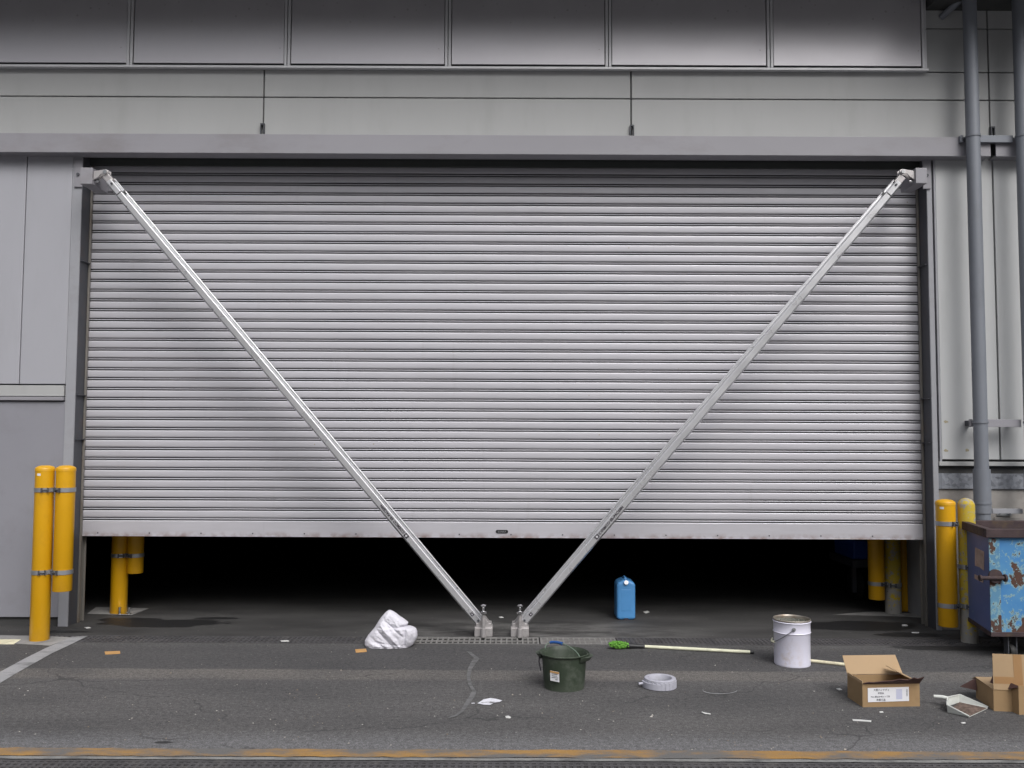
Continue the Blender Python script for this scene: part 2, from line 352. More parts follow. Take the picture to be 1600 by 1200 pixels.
# ------------------------------------------------------------------ ground
def mk_ground():
    t = NT('asphalt'); x, y, z = t.sep()
    wv = t.math('MULTIPLY', t.math('SUBTRACT', t.noise(2.2, 5, .65), .5), .12)
    yw = t.math('ADD', y, wv)
    patch = t.noise(1.1, 7, .62, t.mapping(scale=(.45, 1.3, 1)))
    fine = t.noise(120, 3, .75); grit = t.noise(34, 6, .85)
    base = t.mix(t.rng(patch, .33, .68), (.066,.0645,.066), (.105,.1015,.101))
    # lighter strip and lighter worn front edge
    y4 = t.math('ADD', y, t.math('MULTIPLY', wv, .25))
    band = t.math('MULTIPLY', t.rng(y4, Y_BD0-.02, Y_BD0+.05), t.rng(y4, Y_BD1+.015, Y_BD1-.01))
    band = t.math('MULTIPLY', band, t.rng(t.noise(1.6, 4), .3, .6, .25, .8)); base = t.mix(band, base, (.135,.125,.117))
    darkb = t.math('MULTIPLY', t.rng(yw, Y_BD1-.01, Y_BD1+.03), t.rng(yw, Y_DR0-.02, Y_DR0-.2, 0, 1)); base = t.mix(t.math('MULTIPLY', darkb, .45), base, (.054,.053,.056))
    fr = t.math('MULTIPLY', t.rng(yw, Y_YL1+.30, Y_YL1+.08), .75); base = t.mix(fr, base, (.145,.144,.15))
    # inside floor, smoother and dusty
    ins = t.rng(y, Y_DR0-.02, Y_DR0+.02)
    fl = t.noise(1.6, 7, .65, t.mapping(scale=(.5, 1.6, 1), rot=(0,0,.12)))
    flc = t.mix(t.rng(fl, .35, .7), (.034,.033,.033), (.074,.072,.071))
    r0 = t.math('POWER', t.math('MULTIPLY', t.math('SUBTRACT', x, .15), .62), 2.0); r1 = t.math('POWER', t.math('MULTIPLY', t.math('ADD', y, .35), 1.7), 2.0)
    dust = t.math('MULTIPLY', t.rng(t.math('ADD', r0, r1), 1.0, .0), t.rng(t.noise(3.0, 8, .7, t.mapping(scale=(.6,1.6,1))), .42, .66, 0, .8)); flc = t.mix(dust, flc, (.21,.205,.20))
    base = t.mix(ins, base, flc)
    # aggregate
    sp = t.math('MULTIPLY', t.rng(fine, .3, .7, .25, 1.75), t.rng(grit, .34, .66, .42, 1.58))
    spi = t.math('ADD', t.math('MULTIPLY', ins, t.math('SUBTRACT', 1.0, sp)), sp); spi = t.math('ADD', t.math('MULTIPLY', spi, .8), .2)
    base = t.mix(1.0, base, spi, 'MULTIPLY')
    vd = t.voro(30); vc = t.sep(t.voro(30, 'F1', None, 'Color'))[0]
    fleck = t.math('MULTIPLY', t.math('LESS_THAN', vd, .13), t.math('GREATER_THAN', vc, .93)); base = t.mix(t.math('MULTIPLY', fleck, .65), base, (.34,.33,.31))
    # cracks
    wn = t.n('ShaderNodeTexNoise'); wn.inputs['Scale'].default_value = 2.5; wn.inputs['Detail'].default_value = 6; t.l(t.tc.outputs['Object'], wn.inputs['Vector'])
    va = t.n('ShaderNodeVectorMath', operation='SCALE'); va.inputs['Scale'].default_value = .45; t.l(wn.outputs['Color'], va.inputs[0])
    vb = t.n('ShaderNodeVectorMath', operation='ADD'); t.l(t.mapping(scale=(.55, 1.25, 1)), vb.inputs[0]); t.l(va.outputs[0], vb.inputs[1])
    ck = t.math('LESS_THAN', t.voro(.8, 'DISTANCE_TO_EDGE', vb.outputs[0]), .005)
    ck = t.math('MULTIPLY', t.math('MULTIPLY', ck, t.rng(t.noise(1.3, 3), .46, .56)), t.math('SUBTRACT', 1.0, ins))
    base = t.mix(t.math('MULTIPLY', ck, .55), base, (.03,.03,.031))
    # wet stains by both door posts and dark oil spots
    wet = None
    for cx, cy, rx, ry in WET:
        a = t.math('POWER', t.math('MULTIPLY', t.math('SUBTRACT', x, cx), 1/rx), 2.0); b = t.math('POWER', t.math('MULTIPLY', t.math('SUBTRACT', y, cy), 1/ry), 2.0)
        e = t.math('ADD', t.math('ADD', a, b), t.math('MULTIPLY', t.math('SUBTRACT', t.noise(4.5, 5, .6), .5), 2.2))
        e = t.rng(e, 1.05, .85); wet = e if wet is None else t.math('MAXIMUM', wet, e)
    base = t.mix(t.math('MULTIPLY', wet, .85), base, (.016,.016,.017))
    base = t.mix(t.rng(z, -.004, -.012), base, (.012,.012,.013))  # trench shade put into the colour: near black below ground level
    t.bump(t.math('ADD', fine, t.math('MULTIPLY', grit, .8)), .55, .006)
    r = t.math('SUBTRACT', t.math('SUBTRACT', .88, t.math('MULTIPLY', ins, .12)), t.math('MULTIPLY', wet, .30))
    return t.out(base, r, 0, .35)
def gp(px, py): p = G(px, py); return p.x, p.y
WET = []
for (px, py, rx, ry) in ((262, 974, .52, .17), (200, 968, .30, .09), (340, 966, .22, .05), (1340, 978, .55, .20), (1420, 992, .28, .09), (95, 987, .25, .05),
                          (1068, 1179, .10, .055), (205+50, 1160, .05, .02), (1500, 1012, .5, .12)):
    cx, cy = gp(px, py); WET.append((cx, cy, rx, ry))
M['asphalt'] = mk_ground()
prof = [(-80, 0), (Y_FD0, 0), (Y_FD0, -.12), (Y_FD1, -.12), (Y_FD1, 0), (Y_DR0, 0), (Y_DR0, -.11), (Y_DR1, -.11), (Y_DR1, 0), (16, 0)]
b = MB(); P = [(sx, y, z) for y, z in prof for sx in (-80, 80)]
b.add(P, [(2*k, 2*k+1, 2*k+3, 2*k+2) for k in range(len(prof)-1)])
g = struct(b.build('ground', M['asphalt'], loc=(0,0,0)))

def wear(name, c1, c2, under, lo, hi, sc_=4):
    t = NT(name); n = t.noise(sc_, 8, .68, t.mapping(scale=(.5, 1.2, 1))); f = t.noise(110, 3, .75)
    a = t.math('ADD', n, t.math('MULTIPLY', t.math('SUBTRACT', f, .5), .22))
    col = t.mix(t.noise(9, 4), c1, c2); col = t.mix(t.rng(a, lo, hi), col, under)
    col = t.mix(1.0, col, t.rng(f, .25, .75, .75, 1.25), 'MULTIPLY'); t.bump(f, .4, .004); return t.out(col, .8)
M['yline'] = wear('worn_yellow_paint', (.36,.195,.045), (.25,.15,.06), (.12,.116,.113), .43, .57, 3.3)
M['wline'] = wear('worn_white_paint', (.34,.34,.35), (.25,.25,.26), (.12,.12,.125), .50, .66, 5)
M['kerbc'] = wear('kerb_concrete', (.25,.25,.24), (.19,.19,.19), (.10,.10,.10), .46, .62, 9)
def strip(name, left, right, mat, z=.004):     # ground ribbon between two pixel outlines
    b = MB(); A = [G(*p) for p in left]; B = [G(*p) for p in right]; n = len(A)
    P = [Vector((p.x, p.y, z)) for p in A+B]
    b.add(P, [(i, i+1, n+i+1, n+i) for i in range(n-1)]); return struct(b.build(name, mat))
def ribbon_x(name, y0, y1, mat, jit, z=.004, step=.07, x0=-7, x1=7):
    b = MB(); P = []; n = 0; x = x0
    rr = random.Random(3)
    while x < x1:
        P += [(x, y0+rr.uniform(-jit, jit), z), (x, y1+rr.uniform(-jit, jit), z)]; n += 1; x += step
    b.add(P, [(2*i, 2*i+2, 2*i+3, 2*i+1) for i in range(n-1)]); return struct(b.build(name, mat))
ribbon_x('yellow_line', G(800, 1184.8).y, Y_YL1-.02, M['yline'], .008)
ribbon_x('drain_kerb', Y_FD1+.004, Y_KB1, M['kerbc'], .003, .006)
strip('white_line', [(113,995.5),(95,1003),(70,1014),(38,1030),(3,1049),(-70,1088)], [(137,994.5),(122,1002),(108,1009),(82,1021),(32,1049),(-20,1080)], M['wline'])
strip('concrete_footing', [(-30,993),(60,994),(100,995.5),(112,996.5)], [(-40,1004),(20,1006),(78,1009.5),(92,1004)], M['concd'], .003)
strip('concrete_footing', [(150,949),(190,949.5),(233,951)], [(136,959.5),(172,960.5),(206,961.5)], M['concd'], .003)
strip('concrete_footing', [(1360,956),(1400,957.5),(1445,960)], [(1300,961),(1400,963.5),(1448,966)], M['concd'], .003)
# pale filler running down a crack in the asphalt
mid = [(733,1019,7),(737,1023,8),(745,1029,9),(740,1036,8),(734,1046,6),(732,1058,5.5),(734,1070,6),(741,1081,7),(737,1090,8),(729,1101,7),(722,1112,5),(712,1119,4),(700,1123,2.5)]
M['filler'] = wear('pale_filler', (.17,.17,.173), (.14,.14,.143), (.085,.084,.086), .40, .58, 14)
strip('crack_filler', [(x-w_/2, y-.6) for x, y, w_ in mid], [(x+w_/2, y+.6) for x, y, w_ in mid], M['filler'])
M['splash'] = wear('spilt_white_paint', (.72,.72,.78), (.6,.6,.66), (.15,.15,.155), .53, .60, 14)
def blot(name, pts, mat, z=.004):
    b = MB(); P = [Vector((*G(*p).xy, z)) for p in pts]; b.add(P, [tuple(range(len(P)))]); return struct(b.build(name, mat))
blot('paint_splash', [(746,1100),(755,1094),(766,1091.5),(776,1093),(785,1095.5),(780,1098),(771,1099.5),(766,1102.5),(756,1102)], M['splash'])
blot('paint_splash', [(736,1099.5),(741,1099),(742,1100.5),(738,1101)], M['splash'])
M['arc'] = wear('chalky_ring', (.30,.30,.31), (.22,.22,.23), (.11,.11,.115), .5, .66, 12)
arc = [(1125+27*math.cos(R(a)), 1079+6.0*math.sin(R(a))) for a in range(-5, 196, 10)]
strip('ring_mark', [(x, y-.55) for x, y in arc], [(x, y+.55) for x, y in arc], M['arc'])

# ------------------------------------------------------------------ building
bld = thing('warehouse_building', 'grey panel clad warehouse front around the wide roller shutter', 'building', (0, .1, 0))
XW0, XW1 = -13, 13
# left wall: backing, light upper panels, sill strip, grey lower door
zl1, zl0 = zz(601, YW, 50), zz(619, YW, 50)
b = MB(); b.box(XW0, XL_out-.002, YW+.03, YW+.22, 0, Z_BEAM0+.06); b.build('wall_backing', M['joint'], bld)
jx = xx(36, 430, YW)
for i in range(7):
    x1 = XL_out-.004 if i == 0 else jx-.004-(i-1)*1.15; x0 = jx+.004-i*1.15
    b = MB(); b.box(x0, x1, YW, YW+.03, zl1+.006, Z_BEAM0+.05); b.build('wall_panel', M['panelL'], bld, .004)
b = MB(); b.box(XW0, XL_out-.012, YW-.006, YW+.03, zl0, zl1-.006); b.build('sill_strip', M['panel'], bld, .003)
b = MB(); b.box(XW0, XL_out-.008, YW-.022, YW+.03, zl0-.036, zl0-.006); b.build('drip_rail', M['beam'], bld, .003)
xd1 = xx(97, 800, YW)
b = MB(); b.box(XW0, xd1-.004, YW+.004, YW+.03, .075, zl0-.045); b.build('lower_panel', M['door'], bld, .003)
b = MB(); b.box(xd1+.004, XL_out, YW+.008, YW+.03, .0, zl0-.045); b.build('edge_trim', M['post'], bld)
# posts of the doorway: face, dark web, guide
for side in (-1, 1):
    xi, xo = (XL_in, XL_out) if side < 0 else (XR_in, XR_out)
    b = MB(); b.box(xo, xi, YP-.004, YP+.012, 0, Z_BEAM0+.03)
    b.box(xo, xi+side*.017, YP+.012, YP+.022, 0, Z_BEAM0+.03)
    p = b.build('door_post', M['post'], bld, .002)
    b = MB(); b.box(xi+side*.001, xi+side*.016, YP+.013, -.03, .0, Z_BEAM0+.03)
    for zk in (zz(285, YP), zz(410, YP), zz(620, YP), zz(690, YP)): b.box(xi-side*.02, xi+side*.004, YP+.02, -.04, zk, zk+.008)
    b.build('post_web', M['web'], p)
# right wall: panel, edge strip, sill, galvanised band, concrete base
zr0 = zz(718, YW, 1530)
xrp = xx(1470.5, 650, YW)
b = MB(); b.box(XR_out+.004, XW1, YW+.03, YW+.22, zz(764, YW, 1530), Z_BEAM0+.06); b.build('wall_backing', M['joint'], bld)
b = MB(); b.box(XR_out+.016, xrp-.002, YW-.004, YW+.03, zr0-.02, Z_BEAM0+.03); b.build('edge_trim', M['post'], bld, .002)
jr = xx(1556, 450, YW)
for i in range(6):
    x0 = xrp if i == 0 else jr+.007+(i-1)*1.15; x1 = jr-.007+i*1.15
    b = MB(); b.box(x0, x1, YW, YW+.03, zr0, Z_BEAM0+.05); b.build('wall_panel', M['panelR'], bld, .004)
M['glue'] = pmat('glue_residue', (.36,.32,.22), .7, 0, .2, 30)
for gx, gy in ((1478, 659), (1511, 660), (1478, 704), (1511.5, 703.5)):
    q = at(gx, gy, YW-.0005); pl = [(.017*(1+.25*math.sin(k*2.3+gx))*math.cos(k*.524), .012*(1+.3*math.cos(k*1.7+gy))*math.sin(k*.524)) for k in range(12)]
    b = MB(); b.prism(pl, q, (1,0,0), (0,0,1), (0,-.0008,0)); b.build('glue_spot', M['glue'], bld)
b = MB(); b.box(XR_out+.006, XW1, YW-.012, YW+.03, zz(728, YW, 1530), zz(721.5, YW, 1530)); b.build('sill_strip', M['panel'], bld, .003)
b = MB(); b.box(XR_out+.004, XW1, YW+.045, YW+.2, zz(741, YW, 1530), zz(728, YW, 1530)); b.build('wall_recess', M['post'], bld)
b = MB(); b.box(XR_in+.012, XR_in+.075, YW+.008, YW+.2, zz(764, YW, 1530), zz(740, YW, 1530))
b.build('flashing_end', M['pipe'], bld)
b = MB(); b.box(XR_in+.078, XW1, YW+.012, YW+.2, zz(764, YW, 1530), zz(740, YW, 1530)); b.build('flashing_band', M['galv'], bld)
b = MB(); b.box(XR_out+.0, XW1, YW+.03, YW+.24, 0, zz(764.5, YW, 1530)); cw = b.build('concrete_base', M['conc'], bld)
b = MB(); b.box(XR_in+.004, XR_in+.05, YW+.012, YW+.03, 0, zz(764.5, YW, 1530)); b.build('edge_trim', M['post'], bld)
# little vent with hooks low on the concrete
p0, p1 = at(1560, 806, YW), at(1582, 797, YW)
b = MB(); b.box(p0.x, p1.x, YW+.016, YW+.03, p0.z, p1.z); b.build('vent_plate', M['panel'], cw)
b = MB(); b.box(p0.x+.01, p1.x-.01, YW+.008, YW+.016, p1.z-.02, p1.z-.004); b.box(p0.x+.012, p0.x+.022, YW+.004, YW+.016, p1.z-.035, p1.z-.02); b.box(p1.x-.022, p1.x-.012, YW+.004, YW+.016, p1.z-.035, p1.z-.02)
b.build('vent_slot', M['black'], cw)
p0, p1 = at(1556, 815, YW), at(1596, 809, YW)
b = MB(); b.box(p0.x, p1.x, YW+.018, YW+.03, p0.z, p1.z); b.build('repair_patch', M['conc'], cw)
# beam over the door
xb_end = xx(1548, 230, YB)
b = MB(); b.box(XW0, xb_end, YB, YB+.012, Z_BEAM0, Z_BEAM1); b.box(XW0, xb_end, YB+.012, YW+.01, Z_BEAM1-.012, Z_BEAM1-.001); b.box(XW0, xb_end, YB+.012, YW+.03, Z_BEAM0+.001, Z_BEAM0+.013)
b.build('lintel_beam', M['beam'], bld, .003)
x2 = xx(1556, 235, YB)
b = MB(); b.box(x2, XW1, YB, YB+.012, Z_BEAM0, Z_BEAM1); b.box(x2, XW1, YB+.012, YW+.01, Z_BEAM1-.012, Z_BEAM1-.001); b.box(x2, XW1, YB+.012, YW+.03, Z_BEAM0+.001, Z_BEAM0+.013)
b.build('lintel_beam', M['beam'], bld, .003)
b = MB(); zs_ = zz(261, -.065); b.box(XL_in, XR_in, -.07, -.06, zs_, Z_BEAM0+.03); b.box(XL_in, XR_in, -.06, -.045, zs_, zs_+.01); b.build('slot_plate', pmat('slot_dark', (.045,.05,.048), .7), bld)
# wall over the beam
b = MB(); b.box(XW0, XW1, YW+.03, YW+.12, Z_BEAM0+.03, Z_SOF+.4); b.build('wall_backing', M['seal'], bld)
jxs = [XW0, xx(-160, 160, YW), xx(412, 160, YW), xx(986, 160, YW), xx(1546, 160, YW), XW1]
zrow = [Z_BEAM1-.02, Z_MID, Z_TOP, zz(45, YW, 1520), Z_SOF+.3]
for r in range(4):
    for c in range(5):
        if r >= 2 and c < 3: continue
        x0 = jxs[c]+.006; x1 = jxs[c+1]-.006
        if r >= 2 and c == 3: x0 = xx(1440, 60, YW)
        b = MB(); b.box(x0, x1, YW, YW+.03, zrow[r]+.005, zrow[r+1]-.005); b.build('wall_panel', M['panel'], bld, .004)
for px in (411, 987, 1549):
    x = xx(px, 205, YW); b = MB()
    yk = 204 if px < 1500 else 236
    zt = zz(198, YW)
    b.box(x-.018, x-.010, YW-.03, YW+.001, Z_BEAM1-.005, zt); b.box(x+.010, x+.018, YW-.03, YW+.001, Z_BEAM1-.005, zt); b.box(x-.018, x+.018, YW-.03, YW+.001, zt, zt+.012)
    b.build('joint_clip', M['web'], bld)
# upper row of sheet panels with twin mullions
mx = [-301, -48, 203, 449, 700, 950.5, 1203, 1445]
mw = [xx(p, 90, YU) for p in mx]
b = MB(); b.box(XW0, mw[-1]+.016, YU+.0195, YW-.001, Z_UP0+.005, Z_SOF+.14); b.build('panel_backing', M['black'], bld)
b = MB(); b.box(XW0, mw[-1]+.028, YU-.012, YU+.02, Z_UP0-.020, Z_UP0-.001); b.box(XW0, mw[-1]+.028, YU+.02, YW-.001, Z_UP0-.018, Z_UP0-.006); b.build('bottom_rail', M['frame'], bld)
prev = XW0
for i, x in enumerate(mw):
    last = i == len(mw)-1
    b = MB(); b.box(prev+.012, x-.032, YU, YU+.012, Z_UP0+.022, Z_SOF+.13); b.build('sheet_panel', M['sheet'], bld, .002)
    b = MB(); b.box(x-.026, x-.003, YU-.012, YU+.018, Z_UP0+.0, Z_SOF+.13)
    if not last: b.box(x+.003, x+.026, YU-.012, YU+.018, Z_UP0+.0, Z_SOF+.13)
    else: b.box(x+.002, x+.018, YU-.002, YU+.019, Z_UP0+.0, Z_SOF+.13)
    b.build('mullion', M['frame'], bld, .002); prev = x+.02
# canopy over the front
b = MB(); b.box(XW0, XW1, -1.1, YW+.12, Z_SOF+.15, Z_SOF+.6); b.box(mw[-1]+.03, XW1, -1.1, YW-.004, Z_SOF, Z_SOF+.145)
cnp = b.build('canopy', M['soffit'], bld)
b = MB(); q = at(1470, 17, YW); b.tube([q+Vector((0, 0, -.06)), q+Vector((.25, -.4, .16))], .03); b.build('canopy_bracket', M['pipe'], cnp)
# inside room
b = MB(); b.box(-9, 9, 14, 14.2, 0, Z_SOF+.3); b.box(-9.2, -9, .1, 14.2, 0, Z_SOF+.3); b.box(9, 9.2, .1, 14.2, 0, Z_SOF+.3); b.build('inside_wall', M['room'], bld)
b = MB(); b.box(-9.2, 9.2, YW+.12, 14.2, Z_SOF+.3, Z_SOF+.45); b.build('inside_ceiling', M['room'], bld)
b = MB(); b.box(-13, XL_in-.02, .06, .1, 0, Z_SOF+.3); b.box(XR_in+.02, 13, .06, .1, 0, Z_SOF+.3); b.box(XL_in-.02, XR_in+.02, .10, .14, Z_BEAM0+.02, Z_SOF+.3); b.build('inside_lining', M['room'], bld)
p0, p1 = G(1449, 969), G(1420, 955.5)
b = MB(); b.box(p0.x, p0.x+.4, p0.y, p1.y, 0, zz(830, .3)); b.build('inside_pier', M['pier'], bld)

# ------------------------------------------------------------------ roller shutter
XS0, XS1 = xx(131, 600, 0)-.03, xx(1441, 600, 0)+.03
ZS0 = zz(839, 0)
sh = thing('roller_shutter', 'wide silver ribbed roller shutter raised knee high above the floor', 'roller shutter', (0, 0, ZS0))
ZB1 = zz(815.5, 0); ZT = zz(225, 0); PIT = (zz(262, 0)-ZB1)/36.0
rr = random.Random(5)
one = [(0,.026),(.0,-.0075),(.02,-.009),(.14,-.0102),(.34,-.0107),(.54,-.0102),(.66,-.009),(.68,-.0075),(.68,.026),(.785,.026),(.785,-.005),(.84,-.0085),(.895,-.005),(.895,.026)]
rows = []
ns = int((ZT-ZB1)/PIT)+2
for k in range(ns):
    for a, y in one: rows.append((k, a, y))
nx = 22; P = []
wob = [[rr.uniform(-1, 1) for _ in range(nx+1)] for _ in range(ns)]
for k, a, y in rows:
    for i in range(nx+1):
        x = XS0+(XS1-XS0)*i/nx; dz = wob[k][i]*.0008; dy = wob[k][(i*3) % nx]*.0017
        P.append((x, y+dy, ZB1+(k+a-.68)*PIT+dz))
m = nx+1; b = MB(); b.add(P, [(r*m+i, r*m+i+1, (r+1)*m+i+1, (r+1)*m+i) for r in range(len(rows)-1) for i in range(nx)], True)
cur = b.build('curtain', M['shutter'], sh, loc=(0, 0, ZS0)); cur.data.materials.append(pmat('groove_shade', (.10,.095,.105), .7))  # second material paints the shade inside the grooves
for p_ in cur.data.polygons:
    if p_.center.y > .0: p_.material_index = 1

b = MB(); b.box(XS0, XS1, .04, .046, ZB1-.02, ZT); b.build('curtain_back', M['room'], sh)
b = MB(); b.box(XS0, XS1, -.016, .02, ZS0, ZB1-.003); b.box(XS0, XS1, -.024, .026, ZS0-.006, ZS0); bb = b.build('bottom_bar', M['shutter'], sh, .003)
x = XS0+.2
while x < XS1:
    b = MB(); b.cyl((x, -.0165, ZS0+.022), (x, -.021, ZS0+.022), .006, n=10); b.build('bolt', M['web'], bb); x += .445
p0, p1 = at(774.5, 833.5, -.02), at(794, 828, -.02); rw = (p1.z-p0.z)/2
pl = [(p1.x-rw+rw*math.cos(R(a)), (p0.z+p1.z)/2+rw*math.sin(R(a))) for a in range(-90, 91, 15)] + [(p0.x+rw+rw*math.cos(R(a)), (p0.z+p1.z)/2+rw*math.sin(R(a))) for a in range(90, 271, 15)]
b = MB(); b.prism(pl, (0, -.016, 0), (1,0,0), (0,0,1), (0,-.004,0)); npl = b.build('name_plate', M['black'], bb)
text_part('plate_lettering', 'BUNKA', ((p0.x+p1.x)/2, -.0206, p0.z+rw*.55), (1,0,0), (0,0,1), rw*1.35, M['band'], bb, 'CENTER')
for side in (-1, 1):
    xi = XL_in if side < 0 else XR_in
    b = MB(); b.box(xi-side*.0, xi-side*.016, -.045, -.022, 0, Z_BEAM0+.03); b.box(xi+side*.002, xi-side*.016, .047, .058, 0, Z_BEAM0+.03); b.box(xi+side*.002, xi+side*.02, -.03, .058, 0, Z_BEAM0)
    b.build('guide_rail', M['guide'], sh, .002)

# ------------------------------------------------------------------ storm braces
YBR = -.46
def brace(side, label):
    if side < 0: T, B = at(168, 277, YBR), at(752, 973, YBR)
    else: T, B = at(1407, 279, YBR), at(815, 973, YBR)
    foot = G(756 if side < 0 else 812, 991)
    t = thing('storm_brace', label, 'storm brace', (foot.x, YBR, 0), 'diagonal aluminium storm braces on the shutter')
    d = (B-T).normalized(); n = Vector((0,-1,0)); s_ = n.cross(d)
    if s_.z < 0: s_ = -s_                                   # s_ = upper side
    L = (B-T).length
    k = .77
    prof = [(-.055,-.03),(-.056,.014),(-.042,.048),(-.036,.055),(.018,.055),(.023,.052),(.026,.044),(.030,-.012),(.048,-.014),(.050,.010),(.057,.007),(.056,-.03),(.04,-.05),(.03,-.055),(-.035,-.055)]  # slot on the upper side shaped to give a shaded band
    prof = [(a*k, c*k) for a, c in prof]
    b = MB(); b.prism(prof, T+d*.19, s_, n, d*(L-.19-.02)); b.build('brace_tube', M['alu'], t, .002)
    b = MB(); b.prism([(a*.93, c*.93) for a, c in prof], T+d*.045, s_, n, d*.135); e = b.build('end_sleeve', M['alu'], t, .003)
    b = MB(); b.prism([(a*.86, c*.86) for a, c in prof], T+d*.175, s_, n, d*.03); b.build('sleeve_gap', M['black'], t)
    fr = .055*k
    for q in (T+d*.085, B-d*.035):
        b = MB(); b.cyl(q+n*(fr*.93), q+n*(fr+.008), .009, n=12); b.build('rivet', M['web'], t)
    # hinge fork and bracket box on the door post
    hx = T-d*.0
    bx0, bx1 = (at(129, 290, YBR), at(149, 264.5, YBR)) if side < 0 else (at(1427, 289, YBR), at(1444, 265, YBR))
    b = MB(); b.box(bx0.x, bx1.x, YBR-.05, YP-.02, bx0.z, bx1.z)
    fx0, fx1 = (at(117, 293, YP), at(131, 250, YP)) if side < 0 else (at(1441, 296, YP), at(1452, 250, YP))
    b.box(fx0.x, fx1.x, YP-.02, YP-.006, fx0.z, fx1.z)
    br = b.build('wall_bracket', M['beam'], t, .004)
    b = MB(); b.cyl(((fx0.x+fx1.x)/2, YP-.021, (fx0.z*.55+fx1.z*.45)), ((fx0.x+fx1.x)/2, YP-.03, (fx0.z*.55+fx1.z*.45)), .014, n=6); b.build('anchor_bolt', M['web'], br)
    ex = bx1.x if side < 0 else bx0.x; zc = (bx0.z+bx1.z)/2
    sgn = 1 if side < 0 else -1
    b = MB()
    pl = [(0,.045),(.03,.05),(.10,.062),(.125,.05),(.12,.02),(.06,.02),(.04,-.005),(.0,-.03)]
    for yo in (-.03, .018): b.prism([(sgn*a, c) for a, c in pl], (ex, YBR+yo, zc), (1,0,0), (0,0,1), (0,.012,0))
    b.build('hinge_fork', M['cast'], t, .003)
    b = MB(); b.cyl((ex+sgn*.10, YBR-.05, zc+.036), (ex+sgn*.10, YBR+.05, zc+.036), .017, n=16)
    b.build('hinge_pin', M['chrome'], t)
    b = MB(); b.cyl((ex, YBR, zc-.035), (ex+sgn*.035, YBR, zc-.035), .012, n=12); b.build('hinge_bolt', M['chrome'], t)
    b = MB(); b.cyl((ex, YBR, zc+.0), (ex+sgn*.03, YBR, zc+.0), .016, n=6); b.build('hinge_bolt', M['chrome'], t)
    b = MB(); b.obox(T+d*.025, s_*.028, n*.03, d*.04); b.build('hinge_eye', M['cast'], t, .004)
    # foot block with lock pin
    cx = foot.x; y0, y1 = YBR-.075, YBR+.07
    sc_ = .0052
    body = [(-13,0),(13,0),(14,2),(14,14),(12,16),(12,19.5),(8,20),(2.5,27.5),(-2.5,27.5),(-8,20),(-12,19.5),(-12,16),(-14,14),(-14,2)]
    b = MB(); b.prism([(a*sc_, (c+.3)*sc_) for a, c in body], (cx, y0+.03, 0), (1,0,0), (0,0,1), (0,y1-y0-.03,0))
    b.build('foot_block', M['cast'], t, .004)
    b = MB(); b.prism([(a*sc_*1.02, c*sc_) for a, c in ((-13.5,.2),(13.5,.2),(13.8,2),(13.5,14.5),(-13.5,14.5),(-13.8,2))], (cx, y0+.005, 0), (1,0,0), (0,0,1), (0,.024,0)); b.build('front_plate', M['cast'], t, .006)
    b = MB(); b.cyl((cx, y0-.018, .004), (cx, y0-.018, .075), .021, n=18); b.cyl((cx, y0-.018, .075), (cx, y0-.018, .195), .0145, n=18); b.build('pin_housing', M['cast'], t, .002)
    b = MB(); b.lathe([(0,.19),(.026,.19),(.028,.195),(.028,.207),(.02,.212),(.009,.213),(.008,.24),(.013,.246),(.022,.25),(.022,.258),(.012,.265),(0,.266)], (cx, y0-.018, 0), 18); b.build('lock_pin', M['chrome'], t)
    b = MB(); b.box(cx-.073, cx+.073, y0+.01, y1, .0005, .0035); b.build('base_pad', M['rubber'], t)
    # black marks and lettering on the flat front
    dn = T-B; dn.normalize()                                # reading direction from the foot upwards
    fo = n*(fr+.0012)
    q = B+dn*.105-s_*.006
    b = MB(); b.obox(q+fo, dn*.0145, s_*.012, n*.0006); mk = b.build('square_mark', M['ink'], t)
    b = MB(); b.obox(q+fo+n*.0012, dn*.006, s_*.0025, n*.0004); b.build('mark_symbol', M['white'], mk)
    pm = at(635, 837, YBR) if side < 0 else at(931, 837, YBR)
    q = B+dn*((pm-B).dot(dn))-s_*.006
    b = MB(); b.obox(q+fo, dn*.019, s_*.016, n*.0006); mk = b.build('square_mark', M['ink'], t)
    b = MB(); b.obox(q+fo+n*.0012, dn*.009, s_*.004, n*.0004); b.obox(q+fo+n*.0012, dn*.003, s_*.011, n*.0004); b.build('mark_symbol', M['white'], mk)
    uu = dn; vv = n.cross(uu)
    o3 = q+dn*.028+fo-vv*.010
    text_part('brand_lettering', 'COSMCO SR-PACER', o3, uu, vv, .029, M['ink'], t, fat=.0012)
    text_part('brand_lettering', 'N', q+dn*.30+fo-vv*.010, uu, vv, .029, M['ink'], t, fat=.0012)
    return t
brace(-1, 'left aluminium diagonal brace from upper left door corner down to floor')
brace(1, 'right aluminium diagonal brace from upper right door corner down to floor')

